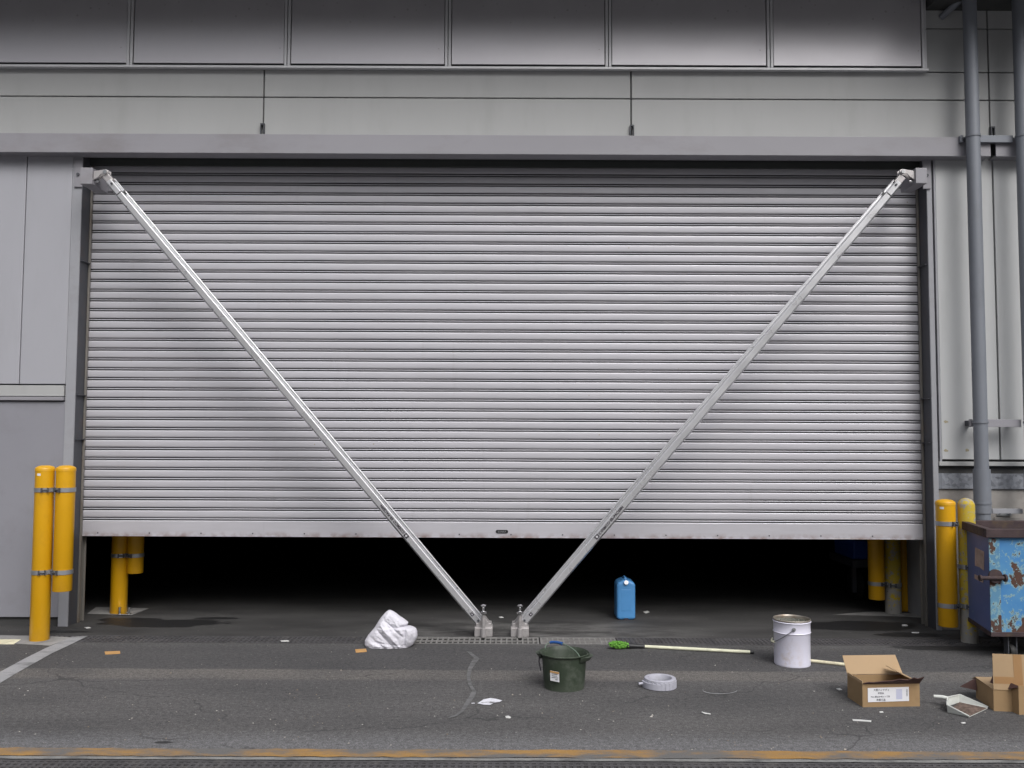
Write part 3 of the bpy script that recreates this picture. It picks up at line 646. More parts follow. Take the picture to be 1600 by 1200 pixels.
# ------------------------------------------------------------------ bollards
def bollard(px, ptop, pbot, width, label, mat, ground_px=None, Y=None, clamps=(), dome=False, group='yellow posts clamped in pairs at the doorway', sticker=None, band_mat=None, flip=1):
    if Y is None: Y = G(px, pbot).y
    c = at(px, pbot, Y); zt = at(px, ptop, Y).z; z0 = max(c.z, 0); r = width/2/F*(Y+CAM_D); x = c.x
    t = thing('bollard', label, 'bollard', (x, Y, z0), group)
    b = MB()
    if dome: pr = [(0,0),(r,0),(r,zt-z0-r*.95)]+[(r*math.cos(R(a)), zt-z0-r*.95+r*.95*math.sin(R(a))) for a in range(10, 91, 10)]; pr[-1] = (0.0005, zt-z0)
    else: pr = [(0,0),(r*.96,0),(r,.004),(r,zt-z0-.045)]
    b.lathe(pr, (x, Y, z0), 36); post = b.build('post', mat, t)
    if not dome:
        b = MB(); h = zt-z0-.045; b.lathe([(r+.002,h-.002),(r+.002,h+.018),(r*.97,h+.028),(r*.75,h+.038),(r*.4,h+.044),(0.0005,h+.045)], (x, Y, z0), 36); b.build('cap', mat, t)
    for i, pc in enumerate(clamps):
        zc = at(px, pc, Y).z; b = MB()
        b.lathe([(r+.0015,-.017),(r+.005,-.017),(r+.005,.017),(r+.0015,.017)], (x, Y, zc), 36, closed=True)
        cb = b.build('clamp_band', M['band'], t)
        b = MB(); a0 = R(-62) if flip > 0 else R(-110)
        for da in (-.26, .26):
            q = Vector((x+math.cos(a0+da)*(r+.012), Y+math.sin(a0+da)*(r+.012), zc)); tn = Vector((math.cos(a0+da), math.sin(a0+da), 0)); b.obox(q, tn*.012, Vector((-tn.y, tn.x, 0))*.005, Vector((0,0,.017)))
        q0 = Vector((x+math.cos(a0-.3)*(r+.016), Y+math.sin(a0-.3)*(r+.016), zc)); q1 = Vector((x+math.cos(a0+.3)*(r+.016), Y+math.sin(a0+.3)*(r+.016), zc)); b.cyl(q0, q1, .006, n=10)
        b.build('clamp_bolt', M['web'], cb)
        b = MB(); q = Vector((x+flip*(r+.016), Y-.01, zc)); b.obox(q, (.014,0,0), (0,.014,0), (0,0,.014)); b.build('clamp_link', M['band'], cb)
    if sticker:
        zc = at(px, sticker[1], Y).z; b = MB(); P = []
        for k in range(5):
            a = R(-90)+((sticker[0]-px)/width*2)+(-.22+.11*k)
            for dz in (-.009, .009): P.append((x+math.cos(a)*(r+.001), Y+math.sin(a)*(r+.001), zc+dz))
        b.add(P, [(2*k, 2*k+2, 2*k+3, 2*k+1) for k in range(4)]); b.build('sticker', M['white'], t)
    return t
bollard(61.5, 727, 1000, 28.2, 'tall yellow post standing on the ground at the left door edge', M['yellow'], clamps=(765, 893), sticker=(59, 741))
YL = G(62, 1000).y
bollard(97, 727, 923, 28.2, 'short yellow post clamped above ground beside the left tall post', M['yellow'], Y=YL+.01, clamps=(765, 893), flip=-1)
bollard(185, 690, 957.5, 25, 'yellow post standing on a concrete footing in the dark doorway left', M['yellow'], clamps=(867,))
YI = G(185, 957.5).y
bollard(211, 690, 895, 24, 'yellow post clamped off the floor inside the doorway left', M['yellow'], Y=YI, clamps=(867,), flip=-1)
YR = G(1515, 1003).y
bollard(1481.5, 780, 978, 28.5, 'bright yellow post hanging clamped at the right door edge', M['yellow'], Y=YR+.02, clamps=(817.5, 945), sticker=(1470, 793), flip=1)
bollard(1515, 778, 1003, 25, 'scuffed dome topped yellow post standing beside the blue dumpster', M['weather'], Y=YR, clamps=(885, 946), dome=True, flip=-1)
YRI = G(1396, 958).y
bollard(1370, 760, 936, 24, 'bright yellow post hanging in the dark doorway right', M['yellow'], Y=YRI-.02, clamps=(911,))
bollard(1396, 755, 957.5, 24, 'dull worn post standing in the dark doorway right', M['weather'], Y=YRI, clamps=(913,), dome=True, flip=-1)
bollard(1413, 740, 955.5, 16, 'slim yellow pipe post against the pale pier inside the doorway', M['yellow'], Y=YRI+.12, group=None)

# steel lock socket at the foot of the inside left post
p = G(194, 961); t = thing('floor_socket', 'small steel floor socket with two pins at the inside left post', 'floor socket', p)
b = MB(); b.box(p.x-.055, p.x+.055, p.y-.02, p.y+.03, .0035, .012); b.build('socket_plate', M['chrome'], t, .002)
for dx in (-.042, .042):
    b = MB(); b.cyl((p.x+dx, p.y, .012), (p.x+dx, p.y, .06), .009, n=12); b.cyl((p.x+dx, p.y, .06), (p.x+dx, p.y, .07), .014, n=12); b.build('pin', M['chrome'], t)

# ------------------------------------------------------------------ drain gratings
def grating(pxa, pxb, y0, y1, label, mat, pitch, bar, rows_, silt=None, group='drain gratings across the doorway', parent_y=1000, zt=.0025):
    xa, xb = (G(pxa, parent_y).x, G(pxb, parent_y).x)
    t = thing('drain_grating', label, 'drain grating', ((xa+xb)/2, (y0+y1)/2, -.03), group)
    b = MB(); z0 = -.012
    b.box(xa, xb, y0+.002, y0+.018, z0, zt); b.box(xa, xb, y1-.018, y1-.002, z0, zt)
    b.box(xa, xa+.015, y0+.018, y1-.018, z0, zt); b.box(xb-.015, xb, y0+.018, y1-.018, z0, zt); b.build('frame', mat, t)
    b = MB()
    for k in range(1, rows_): yk = y0+(y1-y0)*k/rows_; b.box(xa+.015, xb-.015, yk-.008, yk+.008, z0, zt-.001)
    x = xa+.015+pitch
    while x < xb-.02: b.box(x-bar/2, x+bar/2, y0+.018, y1-.018, z0, zt-.002); x += pitch
    b.build('bars', mat, t)
    if silt is not None:
        b = MB(); nn = int((xb-xa)/.04); P = []; rr = random.Random(int(pxa+50))
        for i in range(nn+1):
            for j in range(5): P.append((xa+(xb-xa)*i/nn, y0+.004+(y1-y0-.008)*j/4, silt+rr.uniform(-.006, .004)))
        b.add(P, [(i*5+j, (i+1)*5+j, (i+1)*5+j+1, i*5+j+1) for i in range(nn) for j in range(4)], True); s_ = b.build('silt', M['silt'], t); s_['kind'] = 'stuff'
    return t
grating(-260, 645, Y_DR0, Y_DR1, 'dark door drain grating left of the white sack', M['grate'], .04, .018, 4, -.022)
grating(647, 842, Y_DR0, Y_DR1, 'open slotted door drain grating below the brace feet', M['grateg'], .042, .012, 2)
grating(844, 962, Y_DR0, Y_DR1, 'dust clogged door drain grating behind the green bucket', M['grateg'], .042, .012, 2, -.001)
grating(964, 1900, Y_DR0, Y_DR1, 'dark door drain grating behind the broom and white pail', M['grate'], .034, .017, 5, -.02)
grating(-150, 1750, Y_FD0, Y_FD1, 'dark grating of the front drain below the yellow line', M['grate'], .036, .016, 7, -.05, None, 1195, .0035)

# ------------------------------------------------------------------ downpipes and rails
YPI = YW-.20
def downpipe(pxt, pyt, pxb, pyb, width, label):
    a, c = at(pxt, pyt, YPI), at(pxb, pyb, YPI); x = (a.x+c.x)/2; r = width/2/F*(YPI+CAM_D)
    t = thing('downpipe', label, 'downpipe', (x, YPI, 0), 'grey downpipes on the right wall')
    zs = at(pxb, 733, YPI).z
    b = MB(); b.cyl((x, YPI, zs-.05), (x, YPI, Z_SOF+.2), r, n=32); b.build('upper_pipe', M['pipe'], t)
    b = MB(); b.lathe([(r+.001,zs-.36),(r+.011,zs-.36),(r+.011,zs),(r+.001,zs)], (x, YPI, 0), 32, closed=True); b.build('sleeve', M['pipe'], t)
    b = MB(); b.cyl((x, YPI, .0), (x, YPI, zs-.30), r+.004, n=32); b.build('lower_pipe', M['pipe'], t)
    for pc in (213, 660, 786):
        zc = at(pxb, pc, YPI).z; rb = r+.003 if pc < 700 else r+.012
        b = MB(); b.lathe([(rb-.003,-.008),(rb+.003,-.008),(rb+.003,.008),(rb-.003,.008)], (x, YPI, zc), 32, closed=True); b.build('pipe_strap', M['pipe'], t)
    return x, r
dx1, dr1 = downpipe(1515, 150, 1535.5, 660, 21, 'full grey downpipe just right of the shutter behind dumpster')
dx2, dr2 = downpipe(1595.5, 200, 1606, 400, 21, 'grey downpipe cut off by the right picture edge')
for pya, pyb, pxa, lab, m_ in ((211, 222, 1501, 'dark wall rail crossing both downpipes above the door beam', 'pipe'), (655, 667, 1520, 'grey wall rail bracing the downpipe halfway down the right wall', 'beam'), (795, 802.5, 1551, 'short grey rail on the concrete wall above the dumpster', 'post')):
    yr = YPI+dr1+.004 if pya > 700 else YPI+.045
    p0, p1 = at(pxa, pyb, yr), at(pxa, pya, yr)
    t = thing('pipe_rail', lab, 'pipe rail', (p0.x, yr, p0.z), 'rails holding the downpipes')
    b = MB(); segs = [(p0.x, dx1-dr1-.001)] if pxa < 1540 else []
    segs += [(dx1+dr1+.001 if pxa < 1540 else p0.x, dx2-dr2-.001)]
    for s0, s1 in segs: b.box(s0, s1, yr, yr+.036, p0.z, p1.z)
    b.build('rail', M[m_], t, .002)
    for xs in (p0.x+.012, dx2-dr2-.05):
        b = MB(); b.box(xs, xs+.04, yr+.036, YW-.001 if pya > 300 and pya < 700 else (YB-.001 if pya < 300 else YW+.029), p0.z+.01, p1.z-.01); b.build('rail_bracket', M['web'], t)
    if pya < 700:
        b = MB(); b.cyl((p0.x+.02, yr-.008, (p0.z+p1.z)/2), (p0.x+.02, yr, (p0.z+p1.z)/2), .012, n=6); b.build('rail_bolt', M['web'], t)

# ------------------------------------------------------------------ dumpster
def dumpster():
    yf = -1.22; yb_ = -.58
    q = at(1549, 990, yf); x0 = q.x; z0 = q.z; zt = at(1552, 826, yf).z; x1 = x0+1.5
    t = thing('dumpster', 'rusty blue dumpster with peeling paint at the right edge', 'dumpster', ((x0+x1)/2, (yf+yb_)/2, 0))
    KS = .21
    def sh_(b):
        for q in b.v: q.x += (q.y-yf)*KS
        return b
    b = MB(); b.box(x0, x1, yf, yf+.012, z0, zt-.06); b.box(x0, x1, yb_-.012, yb_, z0-.0, zt-.06); b.box(x1-.012, x1, yf+.012, yb_-.012, z0, zt-.06); b.box(x0+.012, x1-.012, yf+.012, yb_-.012, z0+.01, z0+.022)
    sh_(b).build('body', M['skip'], t, .002)
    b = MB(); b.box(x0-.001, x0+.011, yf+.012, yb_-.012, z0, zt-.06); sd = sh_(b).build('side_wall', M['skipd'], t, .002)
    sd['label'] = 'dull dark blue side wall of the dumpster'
    # corner post, bottom channel, rim
    b = MB(); b.box(x0-.004, x0+.075, yf-.008, yf-.001, z0+.0, zt-.07); sh_(b).build('corner_strip', mk_peel('peeling_corner', (.08,.21,.36), (.13,.29,.40), .53), t, .002)
    b = MB(); b.box(x0-.006, x1, yf-.012, yf+.02, z0-.02, z0+.012); b.box(x0-.008, x0+.02, yf+.02, yb_, z0-.022, z0+.01); sh_(b).build('bottom_channel', M['rust'], t, .003)
    b = MB(); b.box(x0-.03, x1, yf-.035, yf+.02, zt-.062, zt); b.box(x0-.03, x1, yb_-.02, yb_+.035, zt-.062, zt+.0); b.box(x0-.031, x0+.02, yf+.02, yb_-.02, zt-.063, zt+.001); b.box(x1-.02, x1+.03, yf+.02, yb_-.02, zt-.063, zt); sh_(b).build('rim', M['rust'], t, .004)
    # ribs on front
    for xx_ in (x0+.42, x0+.80, x0+1.18):
        b = MB(); b.box(xx_, xx_+.05, yf-.022, yf-.001, z0+.012, zt-.063); sh_(b).build('front_rib', M['skip'], t, .004)
    # lifting trunnion on the front corner
    zc = at(1560, 902, yf).z
    b = MB(); b.cyl((x0+.03, yf-.0085, zc+.01), (x0+.03, yf-.03, zc+.01), .05, n=24); b.cyl((x0-.09, yf-.035, zc), (x0+.10, yf-.035, zc), .014, n=16); b.cyl((x0-.095, yf-.035, zc), (x0-.08, yf-.035, zc), .022, n=16); b.cyl((x0+.085, yf-.035, zc), (x0+.10, yf-.035, zc), .028, n=16); b.build('lifting_lug', M['rust'], t, .002)
    # torn stickers on the side
    def yside(px):
        d = pdir(px, 880); k = d.x/d.y        # x = k (y - cam.y) meets x = x0 + (y - yf) KS
        return (x0-yf*KS+k*CAM.y)/(k-KS)
    M['stick'] = pmat('torn_sticker', (.42,.31,.26), .8, 0, .25, 12, (.16,.07,.06), .6, 18)
    for pts in (((1525,855),(1539,862),(1538,892),(1531,886),(1524,884)), ((1523,897),(1529,900),(1537,905),(1536,911),(1523,904))):
        P = []
        for px, py in pts:
            yy = yside(px); P.append(Vector((x0+(yy-yf)*KS-.004, yy, at(px, py, yy).z)))
        b = MB(); b.slab(P, .0008); b.build('torn_sticker', M['stick'], t)
    # casters
    for cx, cy in ((at(1580, 1010, yf+.06).x, yf+.07), (x1-.2, yf+.07), (at(1560, 1000, yb_).x-.0, yb_-.09), (x1-.2, yb_-.09)):
        b = MB(); r = .052; b.lathe([(.012,-.018),(r-.006,-.02),(r,-.012),(r,.012),(r-.006,.02),(.012,.018)], (0,0,0), 24, closed=True)
        for k in range(len(b.v)): v = b.v[k]; b.v[k] = Vector((cx+v.z, cy+v.x, r+v.y))
        wh = b.build('caster', M['rubber'], t)
        b = MB(); b.box(cx-.034, cx-.026, cy-.03, cy+.03, .04, z0-.021); b.box(cx+.026, cx+.034, cy-.03, cy+.03, .04, z0-.021); b.box(cx-.036, cx+.036, cy-.035, cy+.035, z0-.03, z0-.021); b.cyl((cx-.036, cy, r), (cx+.036, cy, r), .008, n=10); b.build('caster_fork', M['web'], wh)
    return t
dumpster()

# ------------------------------------------------------------------ jerry can, pail, bucket
def jerry():
    c = G(978.5, 969); s_ = (c.y+CAM_D)/F; wd, h = 29*s_, 63*s_; dp = .21
    y0 = c.y; t = thing('jerry_can', 'blue plastic jerry can standing inside the doorway', 'jerry can', (c.x, y0+dp/2, 0))
    b = MB(); hw = wd/2
    pr = [(-hw+.012,0),(hw-.012,0),(hw,.02),(hw,h*.84),(hw-.012,h*.90),(hw*.30,h*.965),(-hw*.30,h*.965),(-hw+.012,h*.90),(-hw,h*.84),(-hw,.02)]
    b.prism(pr, (c.x, y0, 0), (1,0,0), (0,0,1), (0,dp,0)); b.build('can_body', M['blue'], t, .03, seg=5)
    b = MB(); b.tube([(c.x, y0+.055, h*.92), (c.x, y0+.06, h*.985), (c.x, y0+.09, h), (c.x, y0+.15, h*.995), (c.x, y0+.185, h*.95), (c.x, y0+.19, h*.90)], .011); b.build('carry_handle', M['blue'], t)
    b = MB(); b.cyl((c.x, y0+.012, h*.885), (c.x, y0-.012, h*.92), .019, n=18); b.build('screw_cap', M['white'], t)
    b = MB(); b.prism([(-hw*.55,h*.22),(hw*.55,h*.22),(hw*.55,h*.74),(-hw*.55,h*.74)], (c.x, y0+.004, 0), (1,0,0), (0,0,1), (0,-.0055,0)); b.build('front_pad', M['blue'], t, .003)
    b = MB(); b.prism([(-hw*.3,.0),(hw*.3,.0),(hw*.2,.018),(-hw*.2,.018)], (c.x, y0+.006, .0), (1,0,0), (0,0,1), (0,-.008,0)); b.build('foot_notch', M['ink'], t)
jerry()
def pail():
    c = G(1238, 1037); s_ = (c.y+CAM_D)/F; r = 27.5*s_; h = 68.5*s_
    t = thing('metal_pail', 'white metal pail with rust stains and wire handle', 'pail', (c.x, c.y, 0)); cc = (c.x, c.y, 0)
    b = MB(); b.lathe([(0.001,.004),(r*.965,.004),(r*.975,0),(r*.985,.004),(r*.98,.012),(r*.985,h*.70),(r*1.005,h*.712),(r*1.03,h*.722),(r*1.005,h*.732),(r*.995,h*.74),(r*1.0,h*.93),(r*1.02,h*.94),(r*1.045,h*.955),(r*1.02,h*.97),(r*.99,h*.972)], cc, 56); b.build('pail_body', M['pail'], t)
    b = MB(); b.lathe([(r*1.0,h*.975),(r*1.03,h*.985),(r*1.03,h),(r*1.0,h+.004),(r*.97,h),(r*.965,h*.97),(r*.955,h*.75)], cc, 56); b.build('rim', pmat('stained_rim', (.34,.31,.27), .4, .6, .2, 10, (.2,.12,.06), .6, 14), t)
    b = MB(); b.lathe([(r*.955,h*.94),(r*.95,h*.5),(r*.93,.02),(0.001,.02)], cc, 48); b.build('inside', pmat('pail_inside', (.42,.42,.38), .28, .6, .15, 8, (.12,.1,.07), .5, 12), t)
    M['galv_ear'] = M['band']
    ea = math.atan2(-math.sin(R(66)), -math.cos(R(66)))+R(8)
    ear = Vector((c.x+math.cos(R(-101))*r, c.y+math.sin(R(-101))*r, h*.84)); nr = Vector((math.cos(R(-101)), math.sin(R(-101)), 0))
    b = MB(); b.cyl(ear-nr*.002, ear+nr*.008, .013, n=16); b.cyl(ear+nr*.008, ear+nr*.014, .007, n=12); b.build('handle_ear', M['band'], t)
    ear2 = Vector((c.x-math.cos(R(-101))*r, c.y-math.sin(R(-101))*r, h*.84))
    b = MB(); b.cyl(ear2, ear2-nr*.008, .013, n=16); b.build('handle_ear', M['band'], t)
    # bail hanging down on the left
    pts = []
    side = Vector((math.sin(R(-101)), -math.cos(R(-101)), 0))
    if side.x > 0: side = -side
    for k in range(17):
        a = math.pi*k/16; ax = math.cos(a)*(r+.012); outw = math.sin(a)
        pts.append(Vector((c.x, c.y, h*.84)) + nr*ax + side*(outw*(r*1.10)) + Vector((0,0,-outw*h*.36)))
    b = MB(); b.tube(pts, .0032, 8); b.build('bail_handle', M['wire'], t)
    b = MB(); b.tube(pts[6:11], .007, 10); b.build('grip', M['handle'], t)
pail()
def bucket():
    c = G(881.5, 1073); s_ = (c.y+CAM_D)/F; rb, rt = 31*s_, 35*s_; h = 52.5*s_
    t = thing('bucket', 'dark green plastic bucket with paper tag and wire handle', 'bucket', (c.x, c.y, 0)); cc = (c.x, c.y, 0)
    def wave(a, r, z):
        if r > rt*1.005: return r*(1+.035*max(0, math.cos(2*(a-R(-15))))**3), z
        return r, z
    b = MB(); b.lathe([(0.001,.006),(rb*.93,.006),(rb*.95,0),(rb*.99,0),(rb,.012),(rt*.985,h*.93),(rt*1.06,h*.965),(rt*1.085,h*.975),(rt*1.09,h),(rt*1.06,h+.003),(rt*1.02,h-.006),(rt*.95,h*.90),(rb*.95,.012),(0.001,.012)], cc, 64, xy=wave); b.build('bucket_body', M['bucket'], t)
    # moulded grip lugs under the rim
    for a in (R(-20), R(160)):
        b = MB(); P = []; n = 9; a0 = .55
        for k in range(n):
            aa = a-a0+2*a0*k/(n-1); bul = math.cos((k/(n-1)-.5)*math.pi)
            for rr_, z_ in ((rt*.99, h*.80), (rt*1.02+.02*bul, h*.83), (rt*1.06+.035*bul, h*.955), (rt*1.0, h*.965)): P.append((c.x+math.cos(aa)*rr_, c.y+math.sin(aa)*rr_, z_))
        b.add(P, [(k*4+j, (k+1)*4+j, (k+1)*4+j+1, k*4+j+1) for k in range(n-1) for j in range(3)], True); b.build('grip_lug', M['bucket'], t)
    # wire bail lying back over the mouth with a blue grip
    e0 = Vector((c.x+math.cos(R(-62))*rt*1.06, c.y+math.sin(R(-62))*rt*1.06, h*.97)); e1 = Vector((c.x+math.cos(R(172))*rt*1.1, c.y+math.sin(R(172))*rt*1.1, h*.97))
    e0 = Vector((c.x+rt*.62, c.y-rt*.86, h*.985)); e1 = Vector((c.x-rt*.80, c.y+rt*.62, h*.985))
    mdp = (e0+e1)/2; half = (e0-e1)/2; upd = Vector((-.10, .75, .36)).normalized(); pts = []
    for k in range(21):
        a = math.pi*k/20; pts.append(mdp+half*math.cos(a)+upd*(math.sin(a)*rt*.70))
    b = MB(); b.tube(pts, .0035, 8); b.build('wire_handle', pmat('green_wire', (.13,.18,.14), .5), t)
    b = MB(); b.tube(pts[9:15], .0095, 12); b.build('handle_grip', pmat('blue_grip', (.02,.09,.32), .4), t)
    b = MB(); q = Vector((c.x-rt*1.08, c.y-rt*.05, h*.95)); b.tube([q, q+Vector((-.004,0,-.05)), q+Vector((.008,0,-.105))], .004, 8); b.build('hook', M['ink'], t)
    # paper tag
    a0 = R(-90)-.42; nr = Vector((math.cos(a0), math.sin(a0), 0)); tg = Vector((-nr.y, nr.x, 0)); q = Vector((c.x, c.y, 0))+nr*(rb+.016)
    up = Vector((0,0,1))+nr*.10
    b = MB(); b.slab([q+tg*-.034+up*(h*.33), q+tg*.026+up*(h*.31), q+tg*.026+up*(h*.60), q+tg*-.034+up*(h*.62)], .001); tgo = b.build('paper_tag', M['white'], t)
    b = MB(); b.slab([q+nr*.002+tg*-.034+up*(h*.565), q+nr*.002+tg*.026+up*(h*.545), q+nr*.002+tg*.026+up*(h*.60), q+nr*.002+tg*-.034+up*(h*.62)], .0006); b.build('orange_strip', M['tan'], tgo)
    b = MB()
    for k, (u0, u1) in enumerate(((-.024,.016),(-.024,.012),(-.024,.018),(.0,.016))):
        zc = h*(.52-.05*k); b.slab([q+nr*.002+tg*u0+up*zc, q+nr*.002+tg*u1+up*zc, q+nr*.002+tg*u1+up*(zc+.004), q+nr*.002+tg*u0+up*(zc+.004)], .0005)
    b.build('tag_print', M['wire'], tgo)
bucket()

# ------------------------------------------------------------------ white sack
def sack():
    c = G(611, 1010); s_ = (c.y+CAM_D)/F
    t = thing('sack', 'crumpled white sack slumped by the drain', 'sack', (c.x, c.y, 0))
    prof = [(0,572,641),(3,570.5,645),(9,571,649),(16,575,651.5),(22,580,651),(26.5,584,649),(28.5,585.5,645),(29.8,586.5,637),(31,587,634.5),(34,589,636.5),(36,590,637),(39,592,633),(44,595.5,626),(48,599,620),(51,601.5,616),(53,604,612.5),(54,606,610)]
    def ext(z):
        for (z0, l0, r0), (z1, l1, r1) in zip(prof, prof[1:]):
            if z <= z1: f = (z-z0)/(z1-z0); return l0+(l1-l0)*f, r0+(r1-r0)*f
        return prof[-1][1:]
    # creases of the cloth, drawn as ridges and valleys (px from the photograph, 1016 = ground)
    cr = [((606,966),(588,992),3.0,2.6),((588,986),(617,1016),2.2,-3.0),((596,982),(626,1014),2.4,3.0),((606,978),(631,1000),2.0,-2.6),((612,968),(636,984),2.4,2.4),
          ((634,984),(633,1012),1.8,-4.2),((640,988),(641,1008),3.0,2.2),((580,1000),(604,1016),2.0,-2.2),((576,1008),(596,1014),2.0,1.8),((600,972),(612,990),2.2,-1.8),((618,976),(629,994),2.0,1.8),((634,985),(650,990),1.6,-2.0),((590,1008),(640,1013),2.5,-1.6)]
    def fold(x, y):
        h = 0
        for (ax, ay), (bx_, by), w_, a in cr:
            dx, dy = bx_-ax, by-ay; L2 = dx*dx+dy*dy; tt = max(0, min(1, ((x-ax)*dx+(y-ay)*dy)/L2)); d2 = (x-ax-dx*tt)**2+(y-ay-dy*tt)**2
            h += a*math.exp(-math.sqrt(d2+.15)/(w_*.9))*1.25
        return h
    from mathutils import noise as mn
    nz, na = 100, 200; P = []; cx0 = 611
    for i in range(nz+1):
        z = 54*(i/nz)**.9; l, r = ext(z); m_ = (l+r)/2; hw = (r-l)/2; dp = min(19, 4+hw*.50)*(1 if z > 2 else .96)
        for j in range(na):
            a = 2*math.pi*j/na; ca, sa = math.cos(a), math.sin(a)
            x = m_+hw*math.copysign(abs(ca)**.85, ca); y = -dp*math.copysign(abs(sa)**.8, sa)   # y < 0 towards the camera
            f = fold(x, 1016-z)*abs(sa)**.7*min(1, hw/12)
            n_ = mn.noise(Vector((x*.10, y*.10, z*.10)))*1.6+mn.noise(Vector((x*.3, y*.3, z*.3)))*.7+(.5-abs(mn.noise(Vector((x*.22+z*.12, y*.2, z*.16-x*.1+7)))))*1.1-.45
            rad = 1+ (n_*.6)/max(hw, 8)*.5
            P.append((c.x+(m_-cx0+(x-m_)*rad)*s_, c.y+(y-(f+n_)*math.copysign(1, sa)*abs(sa))*s_*1.0, z*s_*1.0+.003))
    b = MB(); b.add(P, [(i*na+j, i*na+(j+1) % na, (i+1)*na+(j+1) % na, (i+1)*na+j) for i in range(nz) for j in range(na)], True)
    b.add(P[-na:], [tuple(range(na))], True); b.add(P[:na], [tuple(reversed(range(na)))])
    o = b.build('sack_cloth', M['sack'], t)
    s2 = o.modifiers.new('smooth', 'SMOOTH'); s2.factor = .3; s2.iterations = 1
sack()

# ------------------------------------------------------------------ broom, loose stick, plank
def rod(px0, py0, px1, py1, z, r):
    return G(px0, py0, z), G(px1, py1, z)
a, c = G(1003, 1010, .014), G(1172, 1018.8, .014); d = (c-a).normalized()
t = thing('duster_broom', 'long handled broom with lime green fluffy head lying down', 'broom', (a.x, a.y, 0))
b = MB(); b.cyl(a, c, .0125, n=16); b.build('broom_handle', M['handle'], t)
b = MB(); b.cyl(c, c+d*.03, .0135, .010, n=14); b.build('end_cap', M['black'], t)
h0 = G(960, 1008, .03)
dh = (a-h0).normalized()
b = MB(); b.tube([a+d*.02, a-dh*.05, a-dh*.12], lambda q: .014+.006*q, 12); b.build('ferrule', M['black'], t)
b = MB(); rr = random.Random(9)
cen = a-dh*.175; sd = Vector((-dh.y, dh.x, 0))
for k in range(420):
    u, v_ = rr.uniform(-.068, .06), rr.uniform(0, 2*math.pi); rr_ = .024*math.sqrt(max(0.05, 1-(u/.078)**2))
    o0 = cen+dh*u+Vector((0,0,.004)); nr = sd*math.cos(v_)*1.25+Vector((0,0,1))*math.sin(v_)
    tip = o0+nr*(rr_*rr.uniform(.85, 1.25))+dh*rr.uniform(-.02, .012); tip.z = max(tip.z, .004)
    b.tube([o0+nr*.006, (o0+tip)/2+Vector((rr.uniform(-.003,.003), rr.uniform(-.003,.003), .002)), tip], .0042, 5)
b.build('fluffy_head', M['mop'], t)
a, c = G(1225, 1028, .012), G(1321.5, 1038.5, .012)
b = MB(); b.cyl(a, c, .012, n=14); tag(b.build('stick', M['wood']), 'pale wooden stick lying between white pail and cardboard box', 'stick')
p = [G(-45, 993.5, .03), G(33, 993.8, .03), G(22, 1000.5, .03), G(-50, 1000.5, .03)]
b = MB(); b.slab([Vector((q.x, q.y, .005)) for q in p], .03); tag(b.build('plank', M['wood'], bevel=.002), 'pale wooden plank on the ground at the left picture edge', 'plank')

# ------------------------------------------------------------------ cardboard boxes
def carton(FL, FR, depth, h, label, flaps, group='open cardboard boxes on the asphalt'):
    FL, FR = Vector((FL.x, FL.y, 0)), Vector((FR.x, FR.y, 0)); u = (FR-FL).normalized(); wd = (FR-FL).length; v = Vector((-u.y, u.x, 0))
    c = FL+u*wd/2+v*depth/2; t = thing('cardboard_box', label, 'cardboard box', c, group); th = .004; Z = Vector((0,0,1))
    b = MB(); b.obox(FL+u*wd/2+v*th/2+Z*h/2, u*wd/2, v*th/2, Z*h/2); b.obox(FL+u*wd/2+v*(depth-th/2)+Z*h/2, u*wd/2, v*th/2, Z*h/2)
    b.obox(FL+u*th/2+v*depth/2+Z*h/2, u*th/2, v*(depth/2-th), Z*h/2); b.obox(FL+u*(wd-th/2)+v*depth/2+Z*h/2, u*th/2, v*(depth/2-th), Z*h/2); b.obox(c+Z*.004, u*(wd/2-th), v*(depth/2-th), Z*.002)
    b.build('box_body', M['card'], t)
    for (edge, ang, ln, t0, t1, jag) in flaps:
        if edge == 'F': A, B, o = FL, FR, -v
        elif edge == 'B': A, B, o = FL+v*depth, FR+v*depth, v
        elif edge == 'L': A, B, o = FL, FL+v*depth, -u
        else: A, B, o = FR, FR+v*depth, u
        A, B = A+Z*(h+.001), B+Z*(h+.001); dr = o*math.cos(R(ang))+Z*math.sin(R(ang)); e = (B-A)
        ptsA, ptsB = [], []; rr = random.Random(int(ln*1000)+len(edge)); n = 12 if jag else 2
        for k in range(n+1):
            s0 = k/n; ptsA.append(A+e*s0); l2 = ln*(t0+(t1-t0)*s0)*(1+ (rr.uniform(-jag, jag) if jag else 0)); ptsB.append(A+e*(.015+.97*s0)+dr*l2)
        nr = e.cross(dr).normalized()*.0038
        b = MB(); P = ptsA+ptsB; m = n+1; Q = [q+nr for q in P]
        fs = [(k, k+1, m+k+1, m+k) for k in range(n)]
        b.add(P, fs); b.add(Q, [tuple(reversed(f)) for f in fs])
        ring = list(range(m))+[m+k for k in reversed(range(m))]; N = len(P)
        b.add(P+Q, [(ring[i], ring[(i+1) % len(ring)], N+ring[(i+1) % len(ring)], N+ring[i]) for i in range(len(ring))])
        b.build('flap', M['maroon'] if (edge in 'FL' and ang < 90) else M['cardin'], t)
    return t, FL, u, v, wd, h
bx1 = carton(G(1348, 1105), G(1437.5, 1103.6), .205, .137, 'open cardboard box with white label on its front', [('F', 40, .075, .2, 1.0, .25), ('B', 50, .125, 1, 1, 0), ('R', 155, .12, 1, 1, .0), ('L', 100, .015, 1, 1, .2)])
t, FL, u, v, wd, h = bx1
def on_front(a, z): return FL+u*a-v*.0012+Vector((0,0,z))
la, lb, z0, z1 = .032, .285, .029, .112
